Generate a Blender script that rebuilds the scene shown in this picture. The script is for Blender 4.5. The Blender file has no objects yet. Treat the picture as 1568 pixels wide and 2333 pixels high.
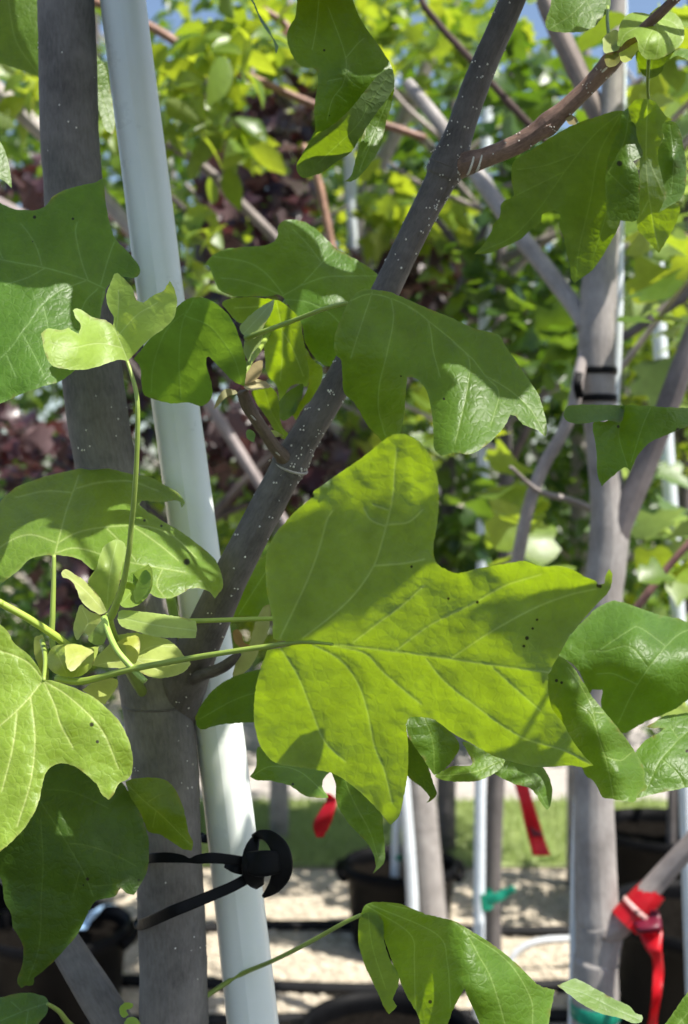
import bpy, math, random
import numpy as np
from mathutils import Vector, Matrix, noise
from mathutils.geometry import delaunay_2d_cdt

# ------------------------------------------------------------------ camera, sky, sun, exposure
SC = bpy.context.scene
COL = SC.collection
F = 2734.0                      # focal length in units of a 1568-wide frame
CX, CY, HOR = 784.0, 1166.5, 1130.0
CAMZ = 1.5
PITCH = -math.atan((CY - HOR) / F)
cam_d = bpy.data.cameras.new('camera')
cam = bpy.data.objects.new('camera', cam_d)
COL.objects.link(cam)
cam.location = (0, 0, CAMZ)
cam.rotation_euler = (math.pi / 2 + PITCH, 0, 0)
cam_d.sensor_fit = 'HORIZONTAL'
cam_d.sensor_width = 36.0
cam_d.lens = 36.0 * F / 1568.0
cam_d.clip_start = 0.02
cam_d.clip_end = 500
cam_d.dof.use_dof = True
cam_d.dof.focus_distance = 0.65
cam_d.dof.aperture_fstop = 14.5
SC.camera = cam

SUN_AZ, SUN_EL = math.radians(60), math.radians(60)   # azimuth: right of the direction behind the camera
SUN = Vector((math.sin(SUN_AZ) * math.cos(SUN_EL), -math.cos(SUN_AZ) * math.cos(SUN_EL), math.sin(SUN_EL)))
world = bpy.data.worlds.new('World')
SC.world = world
world.use_nodes = True
wn = world.node_tree.nodes
bg = wn['Background']
sky = wn.new('ShaderNodeTexSky')
sky.sky_type = 'NISHITA'
sky.sun_disc = False
sky.dust_density = 1.5
sky.sun_elevation = SUN_EL
sky.sun_rotation = math.atan2(SUN.x, SUN.y)
world.node_tree.links.new(sky.outputs[0], bg.inputs[0])
bg.inputs[1].default_value = 0.105
sun_d = bpy.data.lights.new('sun', 'SUN')
sun_d.energy = 5.0
sun_d.angle = math.radians(0.53)
sun_d.color = (1.0, 0.955, 0.88)
sun = bpy.data.objects.new('sun', sun_d)
COL.objects.link(sun)
sun.rotation_euler = (-SUN).to_track_quat('-Z', 'Y').to_euler()
SC.view_settings.view_transform = 'Standard'
SC.view_settings.look = 'None'
SC.view_settings.gamma = 1.0
SC.view_settings.exposure = 0.80
SC.cycles.use_denoising = True
SC.cycles.max_bounces = 7
SC.cycles.transmission_bounces = 5
SC.cycles.diffuse_bounces = 4
SC.cycles.glossy_bounces = 2
SC.cycles.adaptive_threshold = 0.03

# ------------------------------------------------------------------ helpers
FW = Vector((0, math.cos(PITCH), math.sin(PITCH)))
UP = Vector((0, -math.sin(PITCH), math.cos(PITCH)))
RT = Vector((1, 0, 0))
C0 = Vector((0, 0, CAMZ))
random.seed(7)
rng = np.random.default_rng(11)


def P(x, y, d):
    """the place in the yard that the photograph shows at x, y when it stands d metres away"""
    return C0 + FW * d + RT * ((x - CX) / F * d) - UP * ((y - CY) / F * d)


FWn, UPn, RTn, C0n = (np.array(v) for v in (FW, UP, RT, C0))


def PN(x, y, d):
    x, y, d = np.asarray(x, float), np.asarray(y, float), np.asarray(d, float)
    return C0n + d[:, None] * FWn + ((x - CX) / F * d)[:, None] * RTn - ((y - CY) / F * d)[:, None] * UPn


CROP = {'D': (0, 0, 1), 'Z1': (0, 0, .5), 'Z2': (784, 0, .5), 'Z3': (0, 571.7, .5), 'Z4': (784, 571.7, .5),
        'Z5': (0, 1143.3, .5), 'Z6': (784, 1143.3, .5), 'Z7': (0, 1731.3, .5), 'Z8': (784, 1731.3, .5),
        'C1': (571.7, 963.7, .25), 'C2': (963.7, 1225, .28125), 'C3': (555.3, 1453.7, .28125), 'C4': (0, 392, .25),
        'C5': (457.3, 473.7, .2708), 'C6': (735, 637, .34375), 'C7': (1061.7, 196, .3229), 'C8': (0, 1192.3, .3125),
        'E1': (0, 1715, .3229), 'E2': (784, 1992.7, .5), 'E3': (620.7, 0, .2083), 'E4': (1208.7, 1306.7, .23797),
        'E5': (1208.7, 0, .22917), 'E6': (392, 1829.3, .2083), 'E7': (0, 1029, .34375)}


def tr(crop, pts):
    ox, oy, s = CROP[crop]
    return [(ox + p[0] * s, oy + p[1] * s) + tuple(p[2:]) for p in pts]


def link(o, parent=None):
    COL.objects.link(o)
    if parent is not None:
        o.parent = parent
    return o


BASE = {}


def thing(name, label, cat, base=(0, 0, 0), group=None):
    e = bpy.data.objects.new(name, None)
    e.empty_display_size = 0.05
    COL.objects.link(e)
    e.location = base
    BASE[e.name] = np.array(base, float)
    e['label'] = label
    e['category'] = cat
    if group:
        e['group'] = group
    return e


def base_of(o):
    while o is not None and o.parent is not None:
        o = o.parent
    return BASE.get(o.name, np.zeros(3)) if o is not None else np.zeros(3)


def mesh_obj(name, verts, faces, mat, parent=None, smooth=True, uv=None, attrs=None, color=None):
    v = np.asarray(verts, float).reshape(-1, 3)
    b = base_of(parent)
    v = v - b
    me = bpy.data.meshes.new(name)
    me.from_pydata(v.tolist(), [], [list(map(int, f)) for f in faces])
    if uv is not None:
        lay = me.uv_layers.new(name='UVMap')
        idx = np.empty(len(me.loops), np.int32)
        me.loops.foreach_get('vertex_index', idx)
        lay.data.foreach_set('uv', np.asarray(uv, float)[idx].ravel())
    if attrs:
        for k, a in attrs.items():
            at = me.attributes.new(k, 'FLOAT', 'POINT')
            at.data.foreach_set('value', np.asarray(a, np.float32))
    if smooth:
        me.polygons.foreach_set('use_smooth', np.ones(len(me.polygons), bool))
    me.materials.append(mat)
    me.update()
    o = bpy.data.objects.new(name, me)
    link(o, parent)
    if color:
        o.color = tuple(color) + (1,)
    return o


def solo(o, label, cat, group=None, kind=None):
    o['label'] = label
    o['category'] = cat
    if group:
        o['group'] = group
    if kind:
        o['kind'] = kind
    return o


def catmull(pts, n, closed=False):
    """smooth curve through rows of any dimension"""
    p = np.asarray(pts, float)
    m = len(p)
    if m == 2 and not closed:
        t = np.linspace(0, 1, n + 1)[:, None]
        return p[0] * (1 - t) + p[1] * t
    out = []
    segs = m if closed else m - 1
    for i in range(segs):
        if closed:
            a, b, c, d = p[(i - 1) % m], p[i], p[(i + 1) % m], p[(i + 2) % m]
        else:
            b, c = p[i], p[i + 1]
            a = p[i - 1] if i > 0 else 2 * b - c
            d = p[i + 2] if i + 2 < m else 2 * c - b
        t = np.linspace(0, 1, n, endpoint=False)[:, None]
        out.append(0.5 * ((2 * b) + (-a + c) * t + (2 * a - 5 * b + 4 * c - d) * t ** 2 + (-a + 3 * b - 3 * c + d) * t ** 3))
    out = np.concatenate(out)
    if not closed:
        out = np.vstack([out, p[-1]])
    return out


def sweep(pos, rad, sides=14, flat=None, wob=0.0, cap=True):
    """tube along world points; flat=(ratio along view, superellipse) makes a strap seen broadside"""
    pos = np.asarray(pos, float)
    rad = np.asarray(rad, float)
    n = len(pos)
    tan = np.gradient(pos, axis=0)
    tan /= np.linalg.norm(tan, axis=1)[:, None] + 1e-12
    V, Fs, UVc = [], [], []
    prev = None
    s = np.concatenate([[0], np.cumsum(np.linalg.norm(np.diff(pos, axis=0), axis=1))])
    for i in range(n):
        t = tan[i]
        if flat is not None:
            view = pos[i] - C0n
            view /= np.linalg.norm(view)
            if callable(flat[1]):
                view = flat[1](i / (n - 1))
            u = np.cross(t, view)
            u /= np.linalg.norm(u) + 1e-12
            w = np.cross(u, t)
        else:
            ref = prev if prev is not None else (np.array([0, -1, 0]) if abs(t[1]) < .9 else np.array([1, 0, 0]))
            u = ref - t * ref.dot(t)
            u /= np.linalg.norm(u) + 1e-12
            prev = u
            w = np.cross(t, u)
        for k in range(sides + 1):
            a = 2 * math.pi * k / sides
            ca, sa = math.cos(a), math.sin(a)
            r = rad[i]
            if flat is not None:
                e = 0.45
                ca2 = math.copysign(abs(ca) ** e, ca)
                sa2 = math.copysign(abs(sa) ** e, sa)
                q = pos[i] + u * (ca2 * r) + w * (sa2 * r * flat[0])
            else:
                if wob:
                    q0 = pos[i] + (u * ca + w * sa) * r
                    r = r * (1 + wob * noise.noise(Vector(q0 * 38.0)) + wob * .6 * noise.noise(Vector(q0 * 120.0)))
                q = pos[i] + (u * ca + w * sa) * r
            V.append(q)
            UVc.append((k / sides * 2 * math.pi * rad.mean() * 100, s[i] * 100))
    m = sides + 1
    for i in range(n - 1):
        for k in range(sides):
            Fs.append((i * m + k, i * m + k + 1, (i + 1) * m + k + 1, (i + 1) * m + k))
    if cap:
        for i, rev in ((0, True), (n - 1, False)):
            c = len(V)
            V.append(pos[i])
            UVc.append((0, s[i] * 100))
            for k in range(sides):
                f = (i * m + k, i * m + k + 1, c)
                Fs.append(f[::-1] if rev else f)
    return np.array(V), Fs, np.array(UVc)


def tube(name, pts, mat, parent=None, crop='D', n=8, sides=14, wob=0.0, color=None):
    """pts rows: x, y, distance m, radius in px; smooth tube"""
    ox, oy, s = CROP[crop]
    p = np.array([(ox + a[0] * s, oy + a[1] * s, a[2], a[3]) for a in pts], float)
    c = catmull(p, n)
    pos = PN(c[:, 0], c[:, 1], c[:, 2])
    rad = c[:, 3] / F * c[:, 2]
    v, f, uv = sweep(pos, rad, sides, wob=wob)
    o = mesh_obj(name, v, f, mat, parent, uv=uv, color=color)
    return o


def strap(name, pts, mat, parent=None, crop='D', n=10, thick=.25, nrm=None, sides=16):
    ox, oy, s = CROP[crop]
    p = np.array([(ox + a[0] * s, oy + a[1] * s, a[2], a[3]) for a in pts], float)
    c = catmull(p, n)
    pos = PN(c[:, 0], c[:, 1], c[:, 2])
    rad = c[:, 3] / F * c[:, 2]
    v, f, uv = sweep(pos, rad, sides, flat=(thick, nrm))
    return mesh_obj(name, v, f, mat, parent, uv=uv)


# ------------------------------------------------------------------ leaf builder
def tps(ctrl):
    c = np.asarray(ctrl, float)
    xy = c[:, :2] / 200.0
    z = c[:, 2]
    n = len(c)

    def phi(r2):
        return np.where(r2 > 1e-9, r2 * np.log(r2 + 1e-12), 0)
    K = phi(((xy[:, None] - xy[None]) ** 2).sum(-1)) + np.eye(n) * 0.02
    Pm = np.hstack([np.ones((n, 1)), xy])
    A = np.zeros((n + 3, n + 3))
    A[:n, :n] = K
    A[:n, n:] = Pm
    A[n:, :n] = Pm.T
    A[n:, n:] += -np.eye(3) * 1e-6
    w = np.linalg.solve(A, np.concatenate([z, np.zeros(3)]))

    def f(x, y):
        q = np.stack([np.asarray(x), np.asarray(y)], -1) / 200.0
        out = np.empty(len(q))
        for i in range(0, len(q), 20000):
            qq = q[i:i + 20000]
            out[i:i + 20000] = phi(((qq[:, None] - xy[None]) ** 2).sum(-1)) @ w[:n] + w[n] + qq @ w[n + 1:]
        return out
    return f


def outline_curve(pts, step):
    """Catmull through outline; a third value of 1 marks a sharp corner"""
    m = len(pts)
    p = np.array([q[:2] for q in pts], float)
    sharp = [len(q) > 2 and q[2] == 1 for q in pts]
    out = []
    for i in range(m):
        b, c = p[i], p[(i + 1) % m]
        a = 2 * b - c if sharp[i] else p[i - 1]
        d = 2 * c - b if sharp[(i + 1) % m] else p[(i + 2) % m]
        ln = np.linalg.norm(c - b)
        k = max(1, int(round(ln / step)))
        t = np.linspace(0, 1, k, endpoint=False)[:, None]
        # centripetal-ish: damp the tangents on uneven spacing
        m1 = (c - a) * .5
        m2 = (d - b) * .5
        for mm in (m1, m2):
            l2 = np.linalg.norm(mm)
            if l2 > ln:
                mm *= ln / l2
        out.append((2 * t ** 3 - 3 * t ** 2 + 1) * b + (t ** 3 - 2 * t ** 2 + t) * m1 + (-2 * t ** 3 + 3 * t ** 2) * c + (t ** 3 - t ** 2) * m2)
    return np.concatenate(out)


def in_poly(q, poly):
    x, y = q[:, 0], q[:, 1]
    ins = np.zeros(len(q), bool)
    a = poly
    b = np.roll(poly, -1, 0)
    for (x0, y0), (x1, y1) in zip(a, b):
        cond = (y0 > y) != (y1 > y)
        if y1 != y0:
            ins ^= cond & (x < (x1 - x0) * (y - y0) / (y1 - y0) + x0)
    return ins


def seg_dist(q, a, b):
    """distance of points q to the nearest of the segments a-b"""
    best = np.full(len(q), 1e9)
    for i in range(len(a)):
        d = b[i] - a[i]
        l2 = d.dot(d) + 1e-12
        t = np.clip(((q - a[i]) @ d) / l2, 0, 1)
        best = np.minimum(best, ((q - a[i] - t[:, None] * d) ** 2).sum(1))
    return np.sqrt(best)


def leaf_patch(crop, outline, ctrl, d, veins=(), under=False, step=8.0, vw=3.2, wave=.10, spots=(), seed=0, quilt=0.0):
    out = tr(crop, outline)
    ctl = tr(crop, ctrl)
    vns = [np.array([q[:2] for q in tr(crop, v)]) for v in veins]
    spt = [(q[0], q[1], q[2] * CROP[crop][2] * .85) for q in tr(crop, spots)]
    oc = outline_curve(out, step)
    rj = np.random.default_rng(abs(hash((round(out[0][0]), seed))) % 99991)
    nv = np.roll(oc, -1, 0) - np.roll(oc, 1, 0)
    nv = np.stack([nv[:, 1], -nv[:, 0]], 1) / (np.linalg.norm(nv, axis=1)[:, None] + 1e-9)
    oc = oc + nv * (rj.normal(0, .45, len(oc)))[:, None]
    lo, hi = oc.min(0), oc.max(0)
    gx = np.arange(lo[0], hi[0], step)
    gy = np.arange(lo[1], hi[1], step * .87)
    g = np.array([(x + (step / 2 if j % 2 else 0), y) for j, y in enumerate(gy) for x in gx])
    g = g + rj.uniform(-.18, .18, g.shape) * step
    g = g[in_poly(g, oc)]
    oa, ob = oc, np.roll(oc, -1, 0)
    g = g[seg_dist(g, oa, ob) > step * .55]
    pts = [oc]
    vsm = []
    for v in vns:
        vc = catmull(v, 8)
        ln = np.concatenate([[0], np.cumsum(np.linalg.norm(np.diff(vc, axis=0), axis=1))])
        k = max(3, int(ln[-1] / 5))
        tt = np.linspace(0, ln[-1], k)
        vc = np.stack([np.interp(tt, ln, vc[:, i]) for i in (0, 1)], 1)
        vsm.append(vc)
    if vsm:
        g = g[np.min([seg_dist(g, v[:-1], v[1:]) for v in vsm], axis=0) > vw + step * .3]
        placed = np.zeros((0, 2))
        for iv, v in enumerate(vsm):
            tn = np.gradient(v, axis=0)
            tn /= np.linalg.norm(tn, axis=1)[:, None] + 1e-9
            nn = np.stack([-tn[:, 1], tn[:, 0]], 1)
            for off in (0, vw, -vw):
                q = v + nn * off
                q = q[in_poly(q, oc)]
                if not len(q):
                    continue
                q = q[seg_dist(q, oa, ob) > 1.5]
                if len(placed) and len(q):
                    dd = np.sqrt(((q[:, None] - placed[None]) ** 2).sum(-1)).min(1)
                    q = q[dd > 1.6]
                placed = np.vstack([placed, q])
        pts.append(placed)
    if len(spt):
        for sx, sy, sr in spt:
            keep = np.hypot(g[:, 0] - sx, g[:, 1] - sy) > sr * 2
            g = g[keep]
            ang = np.linspace(0, 2 * math.pi, 8, endpoint=False)
            ring = [np.stack([sx + k * sr * np.cos(ang), sy + k * sr * np.sin(ang)], 1) for k in (.95, 1.5)]
            q = np.vstack([[[sx, sy]]] + ring)
            pts.append(q[in_poly(q, oc)])
    pts.append(g)
    allp = np.vstack(pts)
    no = len(oc)
    cd = delaunay_2d_cdt([Vector((float(p[0]), -float(p[1]))) for p in allp], [], [list(range(no))][::1], 1, 1e-4)
    vv = np.array([(p.x, -p.y) for p in cd[0]])
    fs = [list(f) for f in cd[2]]
    # orient: counter-clockwise seen by the camera
    tri = []
    for f in fs:
        a, b, c = vv[f[0]], vv[f[1]], vv[f[2]]
        area = (b[0] - a[0]) * -(c[1] - a[1]) + (c[0] - a[0]) * (b[1] - a[1])
        if area < 0:
            f = f[::-1]
        tri.append(f[::-1] if under else f)
    z = tps(ctl)(vv[:, 0], vv[:, 1])
    edge_d = seg_dist(vv, oa, ob)
    if len(vsm):
        vein = np.max([np.clip(1 - seg_dist(vv, v[:-1], v[1:]) / vw, 0, 1) for v in vsm], axis=0)
        vdist = np.min([seg_dist(vv, v[:-1], v[1:]) for v in vsm], axis=0)
    else:
        vein = np.zeros(len(vv))
        vdist = np.full(len(vv), 99.)
    nz = np.array([noise.noise(Vector((p[0] / 70 + seed * 7.1, p[1] / 70, seed))) for p in vv])
    nz2 = np.array([noise.noise(Vector((p[0] / 24 + seed * 3.1, p[1] / 24, seed + 5))) for p in vv])
    near = np.exp(-edge_d / 30.0)
    z = z + wave * (nz * (.8 + 2.2 * near) + nz2 * (.25 + .5 * near))
    if quilt:
        z = z + quilt * (np.clip(vdist / 26.0, 0, 1) ** .7)
    z = z + (0.02 if under else -0.015) * vein
    dd = d - z / 100.0
    pos = PN(vv[:, 0], vv[:, 1], dd)
    spot = np.zeros(len(vv))
    for sx, sy, sr in spt:
        spot = np.maximum(spot, np.clip((1.5 * sr - np.hypot(vv[:, 0] - sx, vv[:, 1] - sy)) / (.6 * sr), 0, 1))
    uv = vv * d / F * 100.0
    return pos, tri, uv, dict(vband=np.clip(1 - vdist / 15.0, 0, 1) ** 1.5, vein=vein, edge=np.clip(1 - edge_d / 6.0, 0, 1), spot=spot)


PATCH = {}


def leaf(patches, mat, parent, name='leaf', color=None, label=None):
    V, Fs, U, A, off = [], [], [], dict(vein=[], edge=[], spot=[], vband=[]), 0
    for k, p in enumerate(patches):
        v, f, u, a = leaf_patch(**p)
        V.append(v)
        U.append(u)
        Fs += [[i + off for i in t] for t in f]
        for q in A:
            A[q].append(a[q])
        off += len(v)
    o = mesh_obj(name, np.vstack(V), Fs, mat, parent, uv=np.vstack(U), attrs={k: np.concatenate(v) for k, v in A.items()}, color=color)
    if label:
        o['label'] = label
    PATCH[o.name] = patches
    return o


# ------------------------------------------------------------------ materials
def new_mat(name):
    m = bpy.data.materials.new(name)
    m.use_nodes = True
    nt = m.node_tree
    nt.nodes.clear()
    out = nt.nodes.new('ShaderNodeOutputMaterial')
    return m, nt, out


def N(nt, typ, **kw):
    n = nt.nodes.new(typ)
    for k, v in kw.items():
        if k.startswith('i_'):
            n.inputs[k[2:].replace('_', ' ')].default_value = v
        else:
            setattr(n, k, v)
    return n


def L(nt, a, b):
    nt.links.new(a, b)


def mixc(nt, fac, a, b, blend='MIX'):
    n = N(nt, 'ShaderNodeMix', data_type='RGBA', blend_type=blend)
    for sock, val in ((0, fac), (6, a), (7, b)):
        if hasattr(val, 'is_output'):
            L(nt, val, n.inputs[sock])
        else:
            n.inputs[sock].default_value = val if sock == 0 else tuple(val) + ((1,) if len(val) == 3 else ())
    return n.outputs[2]


def mathn(nt, op, a, b=0.0, clamp=False):
    n = N(nt, 'ShaderNodeMath', operation=op, use_clamp=clamp)
    for i, val in enumerate((a, b)):
        if hasattr(val, 'is_output'):
            L(nt, val, n.inputs[i])
        else:
            n.inputs[i].default_value = val
    return n.outputs[0]


def maprange(nt, v, a, b, c=0.0, d=1.0):
    n = N(nt, 'ShaderNodeMapRange', clamp=True)
    L(nt, v, n.inputs[0])
    for i, q in enumerate((a, b, c, d)):
        n.inputs[i + 1].default_value = q
    return n.outputs[0]


def leaf_mat(name, top, under, trans, vein, rough=.4, tfac=.45, net=.3, bump=.5, spec=.5, tint=False, puck=.6):
    m, nt, out = new_mat(name)
    uv = N(nt, 'ShaderNodeUVMap', uv_map='UVMap').outputs[0]
    geo = N(nt, 'ShaderNodeNewGeometry')
    inf = N(nt, 'ShaderNodeObjectInfo')
    a_v = N(nt, 'ShaderNodeAttribute', attribute_name='vein').outputs['Fac']
    a_e = N(nt, 'ShaderNodeAttribute', attribute_name='edge').outputs['Fac']
    a_s = N(nt, 'ShaderNodeAttribute', attribute_name='spot').outputs['Fac']
    warp = N(nt, 'ShaderNodeTexNoise', i_Scale=1.6, i_Detail=2.0)
    L(nt, uv, warp.inputs['Vector'])
    wv = N(nt, 'ShaderNodeMixRGB', blend_type='ADD')
    wv.inputs[0].default_value = .35
    L(nt, uv, wv.inputs[1])
    L(nt, warp.outputs['Color'], wv.inputs[2])
    vor = N(nt, 'ShaderNodeTexVoronoi', feature='DISTANCE_TO_EDGE', i_Scale=2.4)
    L(nt, wv.outputs[0], vor.inputs['Vector'])
    vor2 = N(nt, 'ShaderNodeTexVoronoi', feature='DISTANCE_TO_EDGE', i_Scale=6.5)
    L(nt, wv.outputs[0], vor2.inputs['Vector'])
    netl = maprange(nt, vor.outputs['Distance'], 0.0, 0.22, 1, 0)
    netl2 = maprange(nt, vor2.outputs['Distance'], 0.0, 0.10, 1, 0)
    nz = N(nt, 'ShaderNodeTexNoise', i_Scale=.55, i_Detail=5.0, i_Roughness=.6)
    L(nt, uv, nz.inputs['Vector'])
    mott = maprange(nt, nz.outputs['Fac'], .3, .7, .82, 1.15)
    hue = N(nt, 'ShaderNodeHueSaturation')
    hue.inputs['Saturation'].default_value = 1.0
    face = mixc(nt, geo.outputs['Backfacing'], top, under)
    vfac = mathn(nt, 'MULTIPLY', a_v, .9)
    nfac = mathn(nt, 'MULTIPLY', netl, net * .35)
    c = mixc(nt, nfac, face, vein)
    a_b = N(nt, 'ShaderNodeAttribute', attribute_name='vband').outputs['Fac']
    c = mixc(nt, mathn(nt, 'MULTIPLY', a_b, .16), c, vein)
    c = mixc(nt, vfac, c, vein)
    c = mixc(nt, mathn(nt, 'MULTIPLY', a_e, .45), c, vein)
    mc = N(nt, 'ShaderNodeCombineColor')
    for i in range(3):
        L(nt, mott, mc.inputs[i])
    c = mixc(nt, 1.0, c, mc.outputs[0], 'MULTIPLY')
    c = mixc(nt, 1.0, c, inf.outputs['Color'], 'MULTIPLY')
    sp = N(nt, 'ShaderNodeTexNoise', i_Scale=1.1, i_Detail=3.0)
    L(nt, uv, sp.inputs['Vector'])
    brn = mathn(nt, 'MULTIPLY', a_e, maprange(nt, sp.outputs['Fac'], .54, .66, 0, .85))
    c = mixc(nt, brn, c, (.13, .075, .022))
    blot = maprange(nt, sp.outputs['Fac'], .70, .78, 0, .35)
    c = mixc(nt, blot, c, (.10, .07, .015))
    c = mixc(nt, mathn(nt, 'MULTIPLY', a_s, .95), c, (.018, .010, .005))
    t = mixc(nt, mathn(nt, 'MULTIPLY', vfac, .7), trans, [min(1, q * 1.15 + .06) for q in trans])
    t = mixc(nt, mathn(nt, 'MULTIPLY', netl, net * .4), t, [q * .62 for q in trans])
    t = mixc(nt, 1.0, t, mc.outputs[0], 'MULTIPLY')
    t = mixc(nt, 1.0, t, inf.outputs['Color'], 'MULTIPLY')
    t = mixc(nt, mathn(nt, 'MULTIPLY', a_s, .95), t, (.02, .012, .004))
    if tint:
        a_t = N(nt, 'ShaderNodeAttribute', attribute_name='tint').outputs['Fac']
        f1 = maprange(nt, a_t, 0, 1, .40, 1.6)
        f2 = maprange(nt, a_t, 0, 1, .55, 1.35)
        cc = N(nt, 'ShaderNodeCombineColor')
        L(nt, f1, cc.inputs[0])
        L(nt, f2, cc.inputs[1])
        L(nt, f2, cc.inputs[2])
        c = mixc(nt, 1.0, c, cc.outputs[0], 'MULTIPLY')
        t = mixc(nt, 1.0, t, cc.outputs[0], 'MULTIPLY')
    # relief: puckers between the veins plus fine net
    mp = N(nt, 'ShaderNodeMapping')
    mp.inputs['Rotation'].default_value = (0, 0, .25)
    mp.inputs['Scale'].default_value = (1.0, 1.45, 1)
    L(nt, uv, mp.inputs[0])
    pk = N(nt, 'ShaderNodeTexNoise', i_Scale=1.25, i_Detail=1.5, i_Roughness=.5, i_Distortion=.35)
    L(nt, mp.outputs[0], pk.inputs['Vector'])
    wm = N(nt, 'ShaderNodeMixRGB', blend_type='ADD')
    wm.inputs[0].default_value = .5
    L(nt, mp.outputs[0], wm.inputs[1])
    L(nt, warp.outputs['Color'], wm.inputs[2])
    pv = N(nt, 'ShaderNodeTexVoronoi', feature='SMOOTH_F1', i_Scale=1.5, i_Smoothness=.55)
    L(nt, wm.outputs[0], pv.inputs['Vector'])
    h = mathn(nt, 'MULTIPLY', pk.outputs['Fac'], puck * .45)
    h = mathn(nt, 'ADD', h, mathn(nt, 'MULTIPLY', pv.outputs['Distance'], -.38 * puck))
    h = mathn(nt, 'ADD', h, mathn(nt, 'MULTIPLY', netl, -.09))
    h = mathn(nt, 'ADD', h, mathn(nt, 'MULTIPLY', netl2, -.012))
    h = mathn(nt, 'ADD', h, mathn(nt, 'MULTIPLY', a_v, -.05))
    bp = N(nt, 'ShaderNodeBump', i_Strength=bump, i_Distance=.0035)
    L(nt, h, bp.inputs['Height'])
    pr = N(nt, 'ShaderNodeBsdfPrincipled')
    pr.inputs['Specular IOR Level'].default_value = spec
    L(nt, c, pr.inputs['Base Color'])
    rg = maprange(nt, nz.outputs['Fac'], .3, .7, rough - .06, rough + .08)
    rr = N(nt, 'ShaderNodeMix', data_type='FLOAT')
    L(nt, geo.outputs['Backfacing'], rr.inputs[0])
    L(nt, rg, rr.inputs[2])
    rr.inputs[3].default_value = .62
    L(nt, rr.outputs[0], pr.inputs['Roughness'])
    L(nt, bp.outputs[0], pr.inputs['Normal'])
    tl = N(nt, 'ShaderNodeBsdfTranslucent')
    L(nt, t, tl.inputs['Color'])
    L(nt, bp.outputs[0], tl.inputs['Normal'])
    mx = N(nt, 'ShaderNodeMixShader')
    mx.inputs[0].default_value = tfac
    L(nt, pr.outputs[0], mx.inputs[1])
    L(nt, tl.outputs[0], mx.inputs[2])
    L(nt, mx.outputs[0], out.inputs[0])
    return m


def bark_mat(name, dark, light, streak=.55, bump=.3, rough=.75, scale=1.0, spec=.3):
    m, nt, out = new_mat(name)
    uv = N(nt, 'ShaderNodeUVMap', uv_map='UVMap').outputs[0]
    inf = N(nt, 'ShaderNodeObjectInfo')
    mp = N(nt, 'ShaderNodeMapping')
    mp.inputs['Scale'].default_value = (2.6 * scale, .7 * scale, 1)
    L(nt, uv, mp.inputs[0])
    n1 = N(nt, 'ShaderNodeTexNoise', i_Scale=1.6, i_Detail=8.0, i_Roughness=.65)
    L(nt, mp.outputs[0], n1.inputs['Vector'])
    tc = N(nt, 'ShaderNodeTexCoord')
    n2 = N(nt, 'ShaderNodeTexNoise', i_Scale=28.0 * scale, i_Detail=6.0, i_Roughness=.6)
    L(nt, tc.outputs['Object'], n2.inputs['Vector'])
    f1 = maprange(nt, n1.outputs['Fac'], .36, .66)
    f2 = maprange(nt, n2.outputs['Fac'], .35, .68)
    f = mathn(nt, 'ADD', mathn(nt, 'MULTIPLY', f1, .55 * streak), mathn(nt, 'MULTIPLY', f2, .55), True)
    c = mixc(nt, f, dark, light)
    c = mixc(nt, 1.0, c, inf.outputs['Color'], 'MULTIPLY')
    pr = N(nt, 'ShaderNodeBsdfPrincipled')
    pr.inputs['Roughness'].default_value = rough
    pr.inputs['Specular IOR Level'].default_value = spec
    L(nt, c, pr.inputs['Base Color'])
    bp = N(nt, 'ShaderNodeBump', i_Strength=bump, i_Distance=.0012)
    L(nt, mathn(nt, 'ADD', n1.outputs['Fac'], mathn(nt, 'MULTIPLY', n2.outputs['Fac'], .6)), bp.inputs['Height'])
    L(nt, bp.outputs[0], pr.inputs['Normal'])
    L(nt, pr.outputs[0], out.inputs[0])
    return m


def plain_mat(name, col, rough=.5, var=.12, scale=30.0, spec=.5, bump=.0, trans=None, tfac=.3, col2=None):
    m, nt, out = new_mat(name)
    tc = N(nt, 'ShaderNodeTexCoord')
    inf = N(nt, 'ShaderNodeObjectInfo')
    n2 = N(nt, 'ShaderNodeTexNoise', i_Scale=scale, i_Detail=6.0, i_Roughness=.62)
    L(nt, tc.outputs['Object'], n2.inputs['Vector'])
    f = maprange(nt, n2.outputs['Fac'], .3, .7)
    c = mixc(nt, f, [q * (1 - var) for q in col], col2 or [min(1, q * (1 + var)) for q in col])
    c = mixc(nt, 1.0, c, inf.outputs['Color'], 'MULTIPLY')
    pr = N(nt, 'ShaderNodeBsdfPrincipled')
    pr.inputs['Specular IOR Level'].default_value = spec
    L(nt, c, pr.inputs['Base Color'])
    L(nt, maprange(nt, n2.outputs['Fac'], .3, .7, rough - .05, rough + .07), pr.inputs['Roughness'])
    if bump:
        bp = N(nt, 'ShaderNodeBump', i_Strength=bump, i_Distance=.001)
        L(nt, n2.outputs['Fac'], bp.inputs['Height'])
        L(nt, bp.outputs[0], pr.inputs['Normal'])
    sh = pr.outputs[0]
    if trans:
        tl = N(nt, 'ShaderNodeBsdfTranslucent')
        tl.inputs['Color'].default_value = tuple(trans) + (1,)
        mx = N(nt, 'ShaderNodeMixShader')
        mx.inputs[0].default_value = tfac
        L(nt, sh, mx.inputs[1])
        L(nt, tl.outputs[0], mx.inputs[2])
        sh = mx.outputs[0]
    L(nt, sh, out.inputs[0])
    return m


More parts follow.
